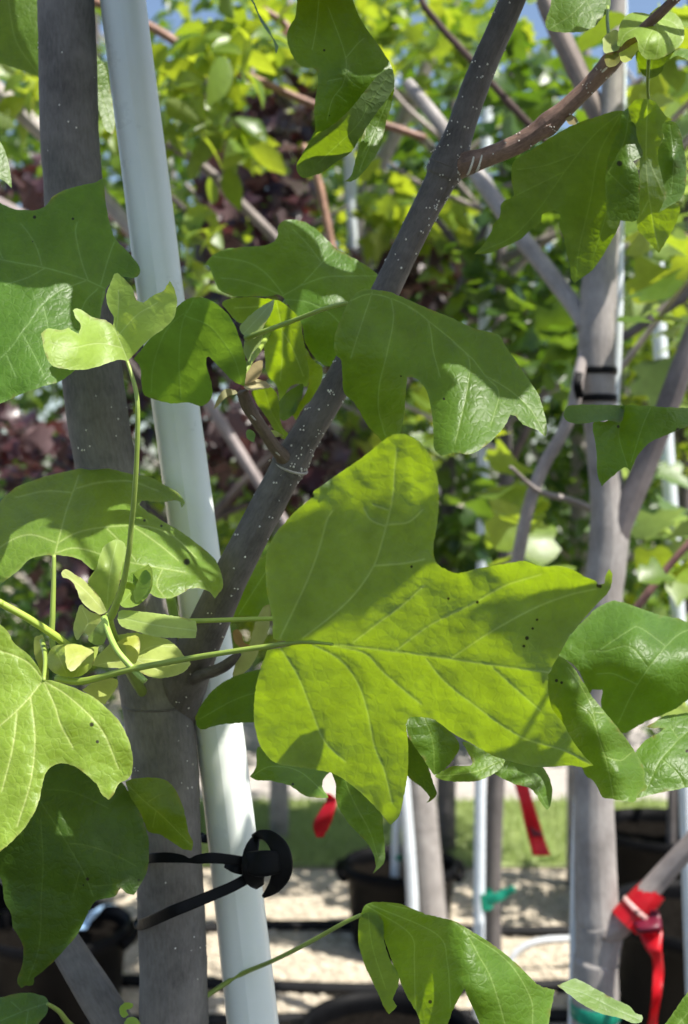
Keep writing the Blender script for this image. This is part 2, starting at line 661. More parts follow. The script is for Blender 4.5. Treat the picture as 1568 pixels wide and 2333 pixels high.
M_LEAF = leaf_mat('mature_leaf', (.066, .138, .015), (.100, .150, .056), (.35, .54, .004), (.17, .255, .075), rough=.43, tfac=.34, spec=.36, bump=.42)
M_SHADE = leaf_mat('shade_leaf', (.062, .124, .020), (.108, .158, .066), (.20, .34, .01), (.22, .31, .11), rough=.47, tfac=.06, spec=.36, bump=.38)  # nearly opaque, for the unseen leaves added to cast shade
M_HERO = leaf_mat('large_leaf', (.070, .14, .024), (.105, .155, .095), (.43, .62, .002), (.33, .40, .22), rough=.42, tfac=.47, bump=.27, net=.35, puck=.95, spec=.35)
M_YOUNG = leaf_mat('young_leaf', (.31, .45, .075), (.34, .46, .10), (.58, .74, .07), (.46, .57, .20), rough=.45, tfac=.45, net=.1, bump=.25, spec=.4)
M_STIP = leaf_mat('stipule', (.40, .46, .13), (.44, .49, .16), (.62, .68, .18), (.55, .60, .28), rough=.42, tfac=.4, net=.12, bump=.2, spec=.4)
M_PET = plain_mat('petiole', (.30, .40, .075), rough=.42, var=.18, scale=60, trans=(.4, .5, .06), tfac=.15)
M_TAN = plain_mat('bud_scale', (.33, .28, .14), rough=.6, var=.3, scale=140, trans=(.6, .4, .1), tfac=.25)
M_BARK = bark_mat('trunk_bark', (.100, .091, .081), (.280, .256, .230), scale=1.1)
M_BRANCH = bark_mat('branch_bark', (.060, .051, .045), (.205, .180, .164), scale=1.6, rough=.6, spec=.4)
M_TWIG = bark_mat('twig_bark', (.095, .055, .043), (.43, .275, .20), scale=2.4, rough=.5, spec=.45)
M_BGBARK = bark_mat('neighbour_bark', (.20, .180, .166), (.46, .425, .395), scale=.6)
M_BGDARK = bark_mat('dark_neighbour_bark', (.075, .066, .062), (.18, .16, .15), scale=.6)
M_LENT = plain_mat('lenticel', (.78, .74, .66), rough=.6, var=.15, scale=300)
M_SCAR = plain_mat('ring_scar', (.42, .38, .33), rough=.7, var=.4, scale=200)
M_STAKE = plain_mat('stake_plastic', (.78, .83, .77), rough=.30, var=.03, scale=22, col2=(.82, .86, .81))
nt_ = M_STAKE.node_tree
pr_ = [n for n in nt_.nodes if n.type == 'BSDF_PRINCIPLED'][0]
src_ = pr_.inputs['Base Color'].links[0].from_socket
uv_ = N(nt_, 'ShaderNodeUVMap', uv_map='UVMap')
mp_ = N(nt_, 'ShaderNodeMapping')
mp_.inputs['Scale'].default_value = (1.6, .22, 1)
L(nt_, uv_.outputs[0], mp_.inputs[0])
sc_ = N(nt_, 'ShaderNodeTexNoise', i_Scale=2.2, i_Detail=9.0, i_Roughness=.72)
L(nt_, mp_.outputs[0], sc_.inputs['Vector'])
dirt_ = N(nt_, 'ShaderNodeTexNoise', i_Scale=5.5, i_Detail=6.0, i_Roughness=.7)
L(nt_, uv_.outputs[0], dirt_.inputs['Vector'])
c_ = mixc(nt_, maprange(nt_, sc_.outputs['Fac'], .62, .76, 0, .18), src_, (.30, .30, .24))
c_ = mixc(nt_, maprange(nt_, dirt_.outputs['Fac'], .68, .74, 0, .5), c_, (.16, .15, .11))
L(nt_, c_, pr_.inputs['Base Color'])
M_BSTAKE = plain_mat('far_stake', (.68, .73, .76), rough=.45, var=.08, scale=14)
M_TIE = plain_mat('black_rubber', (.0045, .0045, .005), rough=.5, var=.35, scale=150, bump=.2, spec=.12)
M_POT = plain_mat('pot_plastic', (.004, .004, .0045), rough=.5, var=.3, scale=20, spec=.07)
M_SOIL = plain_mat('potting_soil', (.007, .006, .005), rough=.95, spec=.02, var=.5, scale=60, bump=.8)
M_RED = plain_mat('red_tape', (.62, .012, .022), rough=.4, var=.12, scale=50, trans=(.95, .02, .04), tfac=.4)
M_GREEN = plain_mat('green_tape', (.010, .27, .17), rough=.45, var=.15, scale=80, trans=(.02, .5, .3), tfac=.25)
M_HOSE = plain_mat('black_hose', (.008, .008, .009), spec=.2, rough=.55, var=.3, scale=30)
M_PALE = plain_mat('pale_hose', (.50, .52, .54), rough=.5, var=.15, scale=30)
M_BLUE = plain_mat('blue_tag', (.36, .56, .78), rough=.4, var=.1, scale=30)
M_BGL = [leaf_mat('yard_leaf_yellow', (.105, .195, .024), (.14, .21, .06), (.42, .58, .025), (.30, .40, .1), tint=True, tfac=.42, net=0, bump=.1, rough=.38),
         leaf_mat('yard_leaf_green', (.035, .082, .016), (.06, .11, .035), (.17, .32, .012), (.18, .28, .08), tint=True, tfac=.38, net=0, bump=.1, rough=.36),
         leaf_mat('yard_leaf_purple', (.042, .020, .022), (.115, .080, .082), (.090, .012, .010), (.12, .07, .07), tint=True, tfac=.22, spec=.7, net=0, bump=.1, rough=.34),
         leaf_mat('yard_leaf_pale', (.13, .22, .06), (.22, .30, .14), (.34, .52, .10), (.3, .4, .2), tint=True, tfac=.4, net=0, bump=.1, rough=.42)]

# ------------------------------------------------------------------ ground of the yard
def sheet(name, x0, x1, y0, y1, z, mat, nx=1, ny=1, bumps=0.0):
    V, Fs = [], []
    for j in range(ny + 1):
        for i in range(nx + 1):
            x = x0 + (x1 - x0) * i / nx
            y = y0 + (y1 - y0) * j / ny
            V.append((x, y, z + (bumps * noise.noise(Vector((x * 3, y * 3, z))) if bumps else 0)))
    for j in range(ny):
        for i in range(nx):
            a = j * (nx + 1) + i
            Fs.append((a, a + 1, a + nx + 2, a + nx + 1))
    o = mesh_obj(name, V, Fs, mat)
    o['kind'] = 'structure'
    return o


M_GRAVEL = plain_mat('gravel_bed', (.46, .38, .28), rough=.95, var=.4, scale=45, bump=.9, col2=(.68, .59, .45))
M_ROAD = plain_mat('yard_road', (.40, .36, .33), rough=.95, var=.2, scale=9, bump=.5)
M_GRASSG = plain_mat('lawn_soil', (.24, .29, .11), rough=.95, var=.3, scale=12, bump=.5)
M_BLADE = plain_mat('grass_blade', (.33, .40, .15), rough=.5, var=.4, scale=3, trans=(.48, .6, .16), tfac=.35)
M_STONE = plain_mat('gravel_stone', (.50, .42, .31), rough=.9, var=.45, scale=25, col2=(.72, .64, .50))
sheet('ground', -120, 120, -40, 240, 0.0, M_GRAVEL)
M_BLOCKER = plain_mat('bounce_blocker', (.05, .05, .047), rough=.9, var=.3, scale=30, bump=.4, spec=.2)
sheet('bounce_blocker', -60, 60, -25, 2.75, 0.005, M_BLOCKER)  # unseen dark sheet added to cut light bouncing off the ground
sheet('road', -60, 60, 5.85, 8.2, 0.006, M_ROAD)
sheet('grass_strip', -60, 60, 4.80, 5.85, 0.012, M_GRASSG, 40, 6)

# ------------------------------------------------------------------ the tree in front
tree = thing('tulip_tree', 'young grey-barked tulip tree in front, with the big sunlit lobed leaf', 'tree', tuple(P(400, 2333, .80)[:2]) + (0.0,))
zb = CAMZ / .80 * F + HOR   # image row of the ground at the trunk's distance
trunk = tube('trunk', [(100, -900, .86, 58), (128, -350, .83, 62), (150, 0, .81, 65), (165, 410, .805, 66), (210, 850, .80, 69), (240, 1050, .80, 69),
                       (318, 1400, .80, 72), (352, 1580, .80, 77), (375, 1750, .80, 76), (387, 2000, .80, 76), (397, 2333, .80, 78), (405, 3200, .80, 84),
                       (400, zb - 200, .80, 92), (398, zb + 30, .80, 110)], M_BARK, tree, n=14, sides=28, wob=.035)
branch = tube('branch', [(380, 1760, .840, 22), (390, 1670, .818, 44), (414, 1565, .794, 56), (458, 1460, .768, 47), (535, 1295, .750, 41), (640, 1095, .742, 38), (655, 1068, .741, 41), (672, 1038, .741, 40), (695, 995, .740, 35), (765, 880, .738, 33),
                         (880, 660, .735, 32), (960, 495, .732, 32), (1000, 418, .731, 35), (1012, 392, .730, 42), (1030, 352, .730, 40), (1046, 305, .729, 33), (1090, 180, .727, 31), (1168, 0, .722, 29), (1260, -220, .715, 26), (1400, -600, .70, 20)],
              M_BRANCH, tree, n=14, sides=24, wob=.04)
twig_r = tube('side_branch', [(1005, 402, .740, 16), (1035, 386, .732, 25), (1060, 374, .7255, 29), (1085, 366, .7205, 25.5), (1110, 357, .718, 22), (1150, 342, .714, 21), (1190, 322, .711, 21.5), (1222, 300, .709, 23), (1245, 284, .708, 28), (1264, 269, .706, 25), (1290, 245, .704, 20), (1325, 212, .701, 19), (1345, 192, .699, 19.5), (1368, 168, .697, 21), (1392, 140, .696, 23),
                            (1420, 112, .694, 17), (1470, 62, .69, 13), (1530, 5, .685, 12), (1620, -90, .68, 11), (1760, -300, .67, 9)], M_TWIG, tree, n=10, sides=18, wob=.12)
twig_l = tube('side_branch', [(655, 1052, .738, 20), (640, 1036, .730, 17), (618, 1008, .724, 15), (590, 965, .716, 14), (565, 925, .71, 15), (552, 892, .706, 14)], M_BRANCH, tree, n=8, sides=16, wob=.09, color=(1.3, 1.05, .85))
stub = tube('side_branch', [(430, 1555, .785, 16), (455, 1540, .762, 14), (490, 1528, .748, 13), (520, 1512, .742, 12), (545, 1488, .74, 7)], M_BRANCH, tree, n=8, sides=14, wob=.14, color=(.8, .75, .75))
low = tube('branch', [(-60, 1890, .86, 30), (60, 2030, .84, 33), (130, 2125, .83, 36), (190, 2220, .82, 40), (265, 2345, .81, 44), (350, 2520, .805, 48), (395, 2650, .80, 50)], M_BARK, tree, n=8, sides=20, wob=.03)
shoot = tube('side_branch', [(330, 1585, .785, 12), (290, 1520, .745, 11), (258, 1450, .70, 11), (246, 1405, .672, 10)], M_PET, tree, n=8, sides=14)


def ring(x, y, d, r, ang, th, mat, parent, name='bark_ring', sq=.30):
    """raised scar round a limb: an ellipse seen nearly edge-on"""
    a = math.radians(ang)
    ax = np.array(RTn * math.cos(a) - UPn * math.sin(a))          # across the limb
    lim = np.array(RTn * math.sin(a) + UPn * math.cos(a))
    c = np.array(P(x, y, d))
    R = r / F * d
    pos = []
    for k in range(41):
        t = 2 * math.pi * k / 40
        pos.append(c + ax * math.cos(t) * R + (-FWn) * math.sin(t) * R + lim * (sq * R * -math.sin(t)))
    v, f, uv = sweep(np.array(pos), np.full(41, th / F * d), 8, cap=False)
    return mesh_obj(name, v, f, mat, parent, uv=uv)


ring(662, 1062, .741, 39.5, 22, 3.2, M_SCAR, tree)
ring(1018, 376, .730, 39.5, 22, 3.0, M_BRANCH, tree)
ring(356, 1604, .80, 77, 0, 2.5, M_BRANCH, tree, sq=.05)
ring(1243, 287, .708, 24, -35, 2.2, M_TWIG, tree)
ring(1073, 372, .7215, 25, -75, 2.6, M_LENT, tree, sq=.1)
ring(1092, 366, .720, 24.5, -75, 2.2, M_LENT, tree, sq=.1)
ring(1374, 163, .697, 20, -42, 2.6, M_LENT, tree, sq=.1)
ring(632, 1026, .728, 16, 50, 2.4, M_SCAR, tree)
ring(578, 946, .713, 14.5, 55, 2.0, M_SCAR, tree)


# pale lenticels on limbs: small raised dots
def lenticels(limb, count, size, parent, seed, vmin=0.0, pairs=.4, ymax=None):
    me = limb.data
    co = np.array([v.co for v in me.vertices])
    nr = np.array([v.normal for v in me.vertices])
    b = base_of(limb)
    wp = co + b
    rr = np.random.default_rng(seed)
    rel = wp - C0n
    dep = rel @ FWn
    yy = CY - (rel @ UPn) / dep * F
    ok = np.where((nr @ (-FWn) > -.3) & (yy > -60) & (yy < (ymax or 2400)))[0]
    V, Fs = [], []
    ico = [(0, 0, 1), (.9, 0, .25), (.28, .85, .25), (-.72, .52, .25), (-.72, -.52, .25), (.28, -.85, .25), (.8, 0, -.5), (.25, .76, -.5), (-.65, .47, -.5), (-.65, -.47, -.5), (.25, -.76, -.5)]
    fc = [(0, 1, 2), (0, 2, 3), (0, 3, 4), (0, 4, 5), (0, 5, 1)] + [t for k in range(5) for t in ((1 + k, 6 + k, 6 + (k + 1) % 5), (1 + k, 6 + (k + 1) % 5, 1 + (k + 1) % 5))]
    for _ in range(count):
        i = rr.choice(ok)
        j = rr.choice(len(wp))
        n = nr[i] / (np.linalg.norm(nr[i]) + 1e-9)
        t1 = np.cross(n, [0.1, .2, 1.0])
        t1 /= np.linalg.norm(t1)
        t2 = np.cross(n, t1)
        p0 = wp[i] + t1 * rr.normal(0, .0012) + t2 * rr.normal(0, .003)
        for q in range(2 if rr.random() < pairs else 1):
            p = p0 + t1 * q * rr.uniform(.0016, .0026)
            s = size * rr.uniform(.6, 1.2)
            o = len(V)
            for a in ico:
                V.append(p + (t1 * a[0] + t2 * a[1] * 1.1) * s + n * a[2] * s * .75)
            Fs += [(f[0] + o, f[1] + o, f[2] + o) for f in fc]
    o = mesh_obj('lenticels', V, Fs, M_LENT, parent)
    o['kind'] = 'stuff'
    return o


lenticels(branch, 190, .00068, tree, 3)
lenticels(trunk, 80, .00062, tree, 4, pairs=.1)
lenticels(twig_r, 40, .00055, tree, 5)

# ------------------------------------------------------------------ leaves of the front tree (outlines follow the blades)
BIGC = [(922, 989, 7.2), (1000, 1150, 5.76), (610, 1270, 2.64), (640, 1450, 0.72), (800, 1200, 4.32), (690, 1463, 0.6), (950, 1490, 1.08), (1248, 1534, 0.6), (1180, 1300, 3.96), (1390, 1310, 4.32), (1350, 1400, 1.92), (1353, 1744, -3.36), (1100, 1620, -1.44), (890, 1881, -6.72), (590, 1600, -2.4), (640, 1735, -4.32), (780, 1600, -1.44), (930, 1640, -2.28), (1380, 1300, 5.28)]
big = leaf([dict(crop='D', d=.600, under=True, step=6.5, vw=3.6, wave=.13, quilt=-.10, seed=1,
    outline=[(622, 1456, 1), (620, 1404), (609, 1354), (605, 1289), (609, 1254), (628, 1216), (647, 1194), (672, 1166), (707, 1137, 1), (712, 1129, 1), (714, 1120, 1), (762, 1086), (802, 1059), (837, 1034), (867, 1009), (894, 991), (922, 989), (947, 1001), (964, 1014), (985, 1050), (998, 1098), (1000, 1150), (995, 1200), (988, 1247), (993, 1280), (1020, 1299), (1045, 1306), (1090, 1295), (1144, 1285), (1194, 1278), (1231, 1290), (1279, 1290), (1307, 1299), (1335, 1315), (1356, 1322), (1363, 1332), (1377, 1329), (1380, 1312), (1388, 1295, 1), (1396, 1312), (1388, 1346), (1363, 1374), (1329, 1411), (1298, 1450), (1276, 1489), (1262, 1512), (1256, 1527), (1249, 1537, 1), (1249, 1576), (1259, 1616), (1281, 1644), (1301, 1680), (1324, 1714), (1353, 1744, 1), (1329, 1748), (1298, 1744), (1245, 1748), (1203, 1745), (1160, 1734), (1121, 1720), (1076, 1695), (1034, 1672), (992, 1641), (963, 1634), (935, 1634), (926, 1648), (931, 1707), (928, 1769), (919, 1819), (910, 1859), (890, 1881, 1), (873, 1859), (836, 1819), (800, 1788), (758, 1762), (713, 1753), (662, 1746), (623, 1735), (595, 1704), (581, 1656), (579, 1600), (586, 1552), (597, 1513), (609, 1482, 1), (682, 1467, 1)],
    ctrl=BIGC,
    veins=[[(675, 1462), (760, 1468), (964, 1493), (1132, 1517), (1247, 1532)],
           [(692, 1452), (759, 1401), (812, 1349), (852, 1289), (872, 1229), (889, 1164), (897, 1114), (899, 1071), (904, 1026)],
           [(640, 1450), (672, 1384), (702, 1319), (727, 1251), (744, 1189), (757, 1165)],
           [(809, 1461), (865, 1418), (919, 1378), (965, 1336)], [(904, 1482), (980, 1425), (1074, 1378), (1150, 1335), (1230, 1310)], [(1029, 1500), (1114, 1443), (1214, 1388), (1290, 1358), (1355, 1342)],
           [(640, 1479), (676, 1535), (707, 1611), (738, 1687), (786, 1735)], [(713, 1470), (775, 1504), (814, 1555), (836, 1617), (853, 1701), (876, 1757), (893, 1828)],
           [(752, 1470), (831, 1489), (873, 1532), (929, 1580), (958, 1604)], [(972, 1503), (1014, 1554), (1085, 1610), (1146, 1655), (1203, 1686), (1287, 1711), (1343, 1741)], [(1121, 1520), (1177, 1571), (1231, 1619)],
           [(852, 1289), (920, 1284), (965, 1275)], [(880, 1200), (845, 1185), (830, 1160)], [(889, 1164), (850, 1150)], [(878, 1196), (930, 1190), (960, 1165)]],
    spots=[(938, 1291, 3), (1022, 1364, 3), (1088, 1372, 3.4), (1201, 1454, 4.6), (1194, 1472, 3.4), (1214, 1432, 3), (1224, 1412, 3), (1364, 1334, 5), (1368, 1336, 4), (712, 1130, 4)])],
    M_HERO, tree, label='largest leaf, pale underside glowing yellow-green in the sun, brown spots near its right lobe')

l2 = leaf([dict(crop='C4', d=.70, step=7.5, vw=2.8, wave=.14, seed=2,
    outline=[(-260, 160), (-120, 240), (0, 280), (110, 330), (200, 345), (330, 345), (410, 310), (490, 215), (600, 160), (760, 115), (860, 95), (945, 55, 1), (955, 150), (965, 280), (1010, 500), (1060, 620), (1180, 740), (1270, 860), (1275, 930), (1220, 965), (1100, 955), (1010, 1010), (962, 1062, 1), (960, 1110), (935, 1200), (915, 1300), (900, 1400), (850, 1560), (760, 1720), (690, 1800), (560, 1900), (400, 1950), (200, 2020), (0, 2110), (-260, 2200), (-420, 1500), (-400, 800)],
    ctrl=[(945, 55, -1.5), (1270, 900, -.5), (955, 1060, .3), (500, 900, .6), (0, 800, .3), (0, 280, -2.2), (-300, 1200, 2.0), (0, 2110, 7.0), (690, 1800, 5.2), (300, 1500, 4.2), (900, 1400, 1.8), (500, 400, -.8), (-260, 2200, 6.5)],
    veins=[[(950, 1058), (780, 980), (560, 910), (380, 865), (30, 800), (-250, 730)], [(800, 975), (740, 800), (690, 560), (700, 470)], [(385, 865), (340, 700), (270, 570), (200, 480)], [(920, 1025), (960, 880), (1010, 720), (1040, 640)], [(30, 795), (-20, 690), (-80, 560)],
           [(945, 1090), (925, 1200), (915, 1290)], [(780, 990), (620, 1050), (520, 1100), (380, 1220), (250, 1400), (100, 1600), (0, 1700), (-150, 1850)], [(880, 1075), (790, 1160), (740, 1260)], [(400, 1230), (440, 1420), (430, 1600)], [(200, 1460), (330, 1700), (400, 1850)], [(50, 1640), (140, 1850)], [(400, 880), (250, 960), (60, 1020)]],
    spots=[(315, 410, 16), (665, 425, 12), (298, 632, 6)])], M_LEAF, tree, color=(.85, .95, .95))

l1 = leaf([dict(crop='D', d=.88, step=10, vw=2.5, seed=3, under=False,
    outline=[(-90, -60), (150, -60), (140, 90), (105, 190, 1), (82, 172), (50, 160), (0, 143), (-90, 120)], ctrl=[(-90, -60, 0), (150, -60, -1), (105, 190, 1.5), (-90, 120, 1), (0, 50, .6)],
    veins=[[(14, -50), (25, 40), (40, 100), (85, 165)]])], M_LEAF, tree, color=(.9, .9, .7))
l1b = leaf([dict(crop='D', d=.74, step=8, vw=2.5, seed=4, outline=[(-80, 290), (-20, 305), (0, 322), (20, 370), (27, 428, 1), (2, 408), (-80, 380)], ctrl=[(-80, 290, 0), (27, 428, 1), (-80, 380, 2), (0, 340, 0)])], M_LEAF, tree)

l3 = leaf([dict(crop='C4', d=.63, step=6, vw=2.2, wave=.05, seed=5,
    outline=[(1168, 1722, 1), (1080, 1710), (960, 1750), (800, 1795), (640, 1800), (490, 1770), (430, 1700), (400, 1600), (375, 1470, 1), (440, 1425), (560, 1440), (630, 1415, 1), (650, 1440), (718, 1472, 1), (735, 1400), (690, 1330), (665, 1262, 1), (700, 1240), (760, 1265), (840, 1320), (960, 1350), (1030, 1395, 1), (1035, 1320), (985, 1230), (970, 1120), (1000, 1030), (1042, 925, 1), (1070, 920), (1150, 990), (1210, 1060), (1228, 1130), (1240, 1165, 1), (1310, 1185), (1400, 1120), (1490, 1080), (1530, 1020), (1548, 990, 1), (1575, 1040), (1605, 1110), (1612, 1200), (1585, 1330), (1500, 1420), (1400, 1490), (1280, 1600), (1200, 1690)],
    ctrl=[(1168, 1722, 0), (1100, 1560, -.7), (1035, 1400, -1.3), (375, 1480, 1.6), (640, 1800, 1.9), (700, 1250, -.6), (720, 1560, 1.1), (1042, 925, -1.6), (1548, 990, 1.4), (1610, 1200, 1.6), (1400, 1490, 1.2), (1280, 1300, .0), (1120, 1100, -1.0)],
    veins=[[(1165, 1715), (1110, 1580), (1045, 1430)], [(1120, 1600), (900, 1560), (640, 1600), (480, 1560)], [(1075, 1490), (1250, 1300), (1430, 1190)], [(1060, 1440), (1080, 1250), (1080, 1080)]])], M_YOUNG, tree)
tube('petiole', [(290, 823, .630, 4.0), (300, 854, .628, 4.8), (310, 892, .627, 5.4), (314, 940, .626, 5.6), (312, 1035, .63, 5.8), (306, 1132, .637, 6.0), (299, 1201, .645, 6.2), (294, 1255, .65, 6.4), (281, 1330, .66, 7.0), (262, 1385, .668, 9), (252, 1405, .672, 10)], M_PET, l3, n=8, sides=12)

l4 = leaf([dict(crop='D', d=.70, step=7, vw=2.6, wave=.1, seed=6, under=False,
    outline=[(305, 817, 1), (350, 762), (400, 702), (425, 682), (460, 677), (500, 697), (530, 732), (550, 782), (562, 837), (557, 880, 1), (530, 867), (500, 837), (474, 812), (470, 832), (482, 872), (482, 905), (460, 925), (430, 917), (390, 919), (360, 912), (330, 900), (322, 872), (320, 837)],
    ctrl=[(305, 817, 0), (460, 677, 1.6), (562, 837, 1.2), (470, 812, 0), (482, 905, -1.0), (330, 900, -1.2), (415, 790, .3)],
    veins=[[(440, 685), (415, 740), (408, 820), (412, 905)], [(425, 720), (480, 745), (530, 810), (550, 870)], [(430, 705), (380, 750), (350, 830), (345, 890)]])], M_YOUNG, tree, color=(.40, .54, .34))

l5 = leaf([dict(crop='C5', d=.80, step=7, vw=2.6, wave=.12, seed=7,
    outline=[(28, 485, 1), (60, 440), (130, 380), (240, 340), (400, 325), (540, 315), (620, 280), (650, 230), (650, 160), (690, 110), (760, 95), (850, 110), (950, 160), (1050, 250), (1140, 340), (1230, 390), (1340, 450), (1430, 510), (1490, 560), (1560, 640), (1520, 760), (1380, 900), (1250, 1100), (1150, 1290), (1100, 1335), (1060, 1330), (1000, 1300), (930, 1220), (880, 1130), (850, 980), (800, 900), (740, 820), (690, 745, 1), (640, 725), (600, 742), (400, 745), (280, 740), (200, 715), (150, 680), (120, 620), (80, 510), (60, 480)],
    ctrl=[(28, 485, -1), (700, 110, -2.6), (1140, 340, -1.5), (1500, 600, 0), (690, 745, .8), (300, 730, .8), (1060, 1330, 1.5), (600, 500, -.4), (1000, 700, 1.4), (1000, 1000, 2.3)],
    veins=[[(690, 740), (850, 640), (1020, 460), (1100, 390), (1145, 345)], [(690, 720), (560, 560), (430, 470), (280, 430), (120, 410)], [(660, 725), (480, 650), (300, 600), (180, 590)], [(850, 650), (1050, 580), (1300, 570), (1480, 570)], [(720, 770), (900, 790), (1080, 880), (1200, 1000)], [(1020, 460), (900, 300), (780, 180)]])], M_LEAF, tree, color=(.9, 1, 1))
tube('petiole', [(715, 790, .796, 6), (660, 900, .785, 6), (560, 1080, .76, 6), (470, 1220, .73, 6.5), (405, 1310, .712, 7), (360, 1450, .706, 8)], M_PET, l5, crop='C5')
l6 = leaf([dict(crop='C5', d=.772, under=True, step=7, vw=2.4, wave=.12, seed=8,
    outline=[(180, 800), (270, 760), (450, 750), (540, 760), (620, 770), (700, 800), (770, 860), (840, 950), (860, 1080), (890, 1230), (912, 1400), (895, 1500), (830, 1480), (760, 1500), (700, 1580), (660, 1640, 1), (640, 1500), (560, 1400), (540, 1250), (520, 1150), (400, 1000), (300, 950), (240, 880)],
    ctrl=[(180, 800, 2), (620, 770, 2.6), (860, 1080, 1), (895, 1500, -1.6), (660, 1640, -2.4), (520, 1150, 0), (300, 950, 1), (700, 1200, .6)],
    veins=[[(640, 790), (680, 1000), (690, 1200), (670, 1450)], [(680, 1020), (780, 1200), (860, 1400)], [(640, 800), (480, 830), (300, 840)]])], M_HERO, tree)
l6b = leaf([dict(crop='C5', d=.765, under=True, step=7, vw=2.2, wave=.1, seed=9,
    outline=[(430, 1540), (560, 1500), (640, 1560), (662, 1680), (665, 1780), (700, 1860), (765, 1920, 1), (740, 1965), (640, 1900), (560, 1770), (480, 1660)],
    ctrl=[(430, 1540, 0), (640, 1560, 1), (765, 1940, -1.5), (560, 1770, -1), (600, 1680, .6)], veins=[[(540, 1530), (590, 1700), (700, 1900)]])], M_LEAF, tree, color=(1.1, 1.05, .8))
l6c = leaf([dict(crop='C5', d=.785, under=False, step=7, vw=2.2, wave=.1, seed=10,
    outline=[(880, 1180), (930, 1260), (985, 1310), (1022, 1330), (1025, 1430), (970, 1560), (930, 1620), (880, 1660), (800, 1790, 1), (770, 1720), (860, 1600), (905, 1500), (905, 1350)],
    ctrl=[(880, 1180, 0), (1022, 1340, 1), (800, 1790, 1), (905, 1400, 0), (970, 1500, .6)])], M_LEAF, tree, color=(1.3, 1.2, 1))
l6d = leaf([dict(crop='C5', d=.79, under=False, step=8, vw=2.2, wave=.1, seed=11,
    outline=[(655, 1640), (740, 1540), (860, 1480), (850, 1600), (790, 1730), (690, 1790), (640, 1700)], ctrl=[(655, 1640, 0), (860, 1480, 1), (690, 1790, 1)])], M_LEAF, tree, color=(.7, .75, .7))

l7 = leaf([dict(crop='C6', d=.645, step=7, vw=2.7, wave=.12, seed=12, quilt=.08,
    outline=[(165, 155, 1), (220, 90), (280, 58), (330, 65), (440, 80), (550, 125), (700, 190), (880, 265), (1000, 320), (1170, 365), (1200, 420), (1310, 580), (1380, 680), (1440, 780), (1480, 920), (1490, 1000), (1475, 1042, 1), (1430, 1000), (1330, 960), (1280, 905), (1247, 895, 1), (1215, 960), (1130, 1060), (1040, 1130), (960, 1160), (880, 1145), (785, 1168, 1), (740, 1120), (735, 1000), (720, 850), (690, 740), (640, 670), (600, 645), (562, 648, 1), (552, 760), (542, 880), (520, 1000), (480, 1090), (445, 1140, 1), (385, 1060), (300, 970), (220, 830), (140, 740), (125, 540), (85, 490), (78, 400), (105, 300)],
    ctrl=[(165, 155, 0), (440, 80, -1.6), (880, 265, -1.8), (1170, 365, -1.6), (1475, 1042, 3.4), (785, 1168, 5.4), (960, 1000, 4.6), (900, 600, 1.9), (560, 600, 1.0), (445, 1140, -1.6), (130, 600, -.2), (300, 500, .3), (1200, 700, 1.8)],
    veins=[[(175, 145), (330, 95), (560, 170), (760, 320), (870, 410), (1000, 530)], [(330, 80), (270, 260), (190, 510)], [(455, 125), (470, 260), (430, 480), (380, 680), (370, 850), (410, 1020)], [(570, 180), (700, 280), (735, 480), (780, 640)], [(870, 415), (970, 520), (965, 700), (910, 960), (880, 1080)], [(1000, 530), (1090, 650), (1170, 750), (1120, 950)], [(1090, 640), (1250, 740), (1380, 860), (1465, 1010)]],
    spots=[(805, 790, 9), (520, 640, 6)])], M_LEAF, tree, color=(1.0, 1.0, .9))
tube('petiole', [(792, 690, .645, 4.2), (740, 703, .655, 4.8), (690, 722, .67, 5.2), (620, 748, .685, 5.6), (560, 770, .70, 6.5)], M_PET, l7)

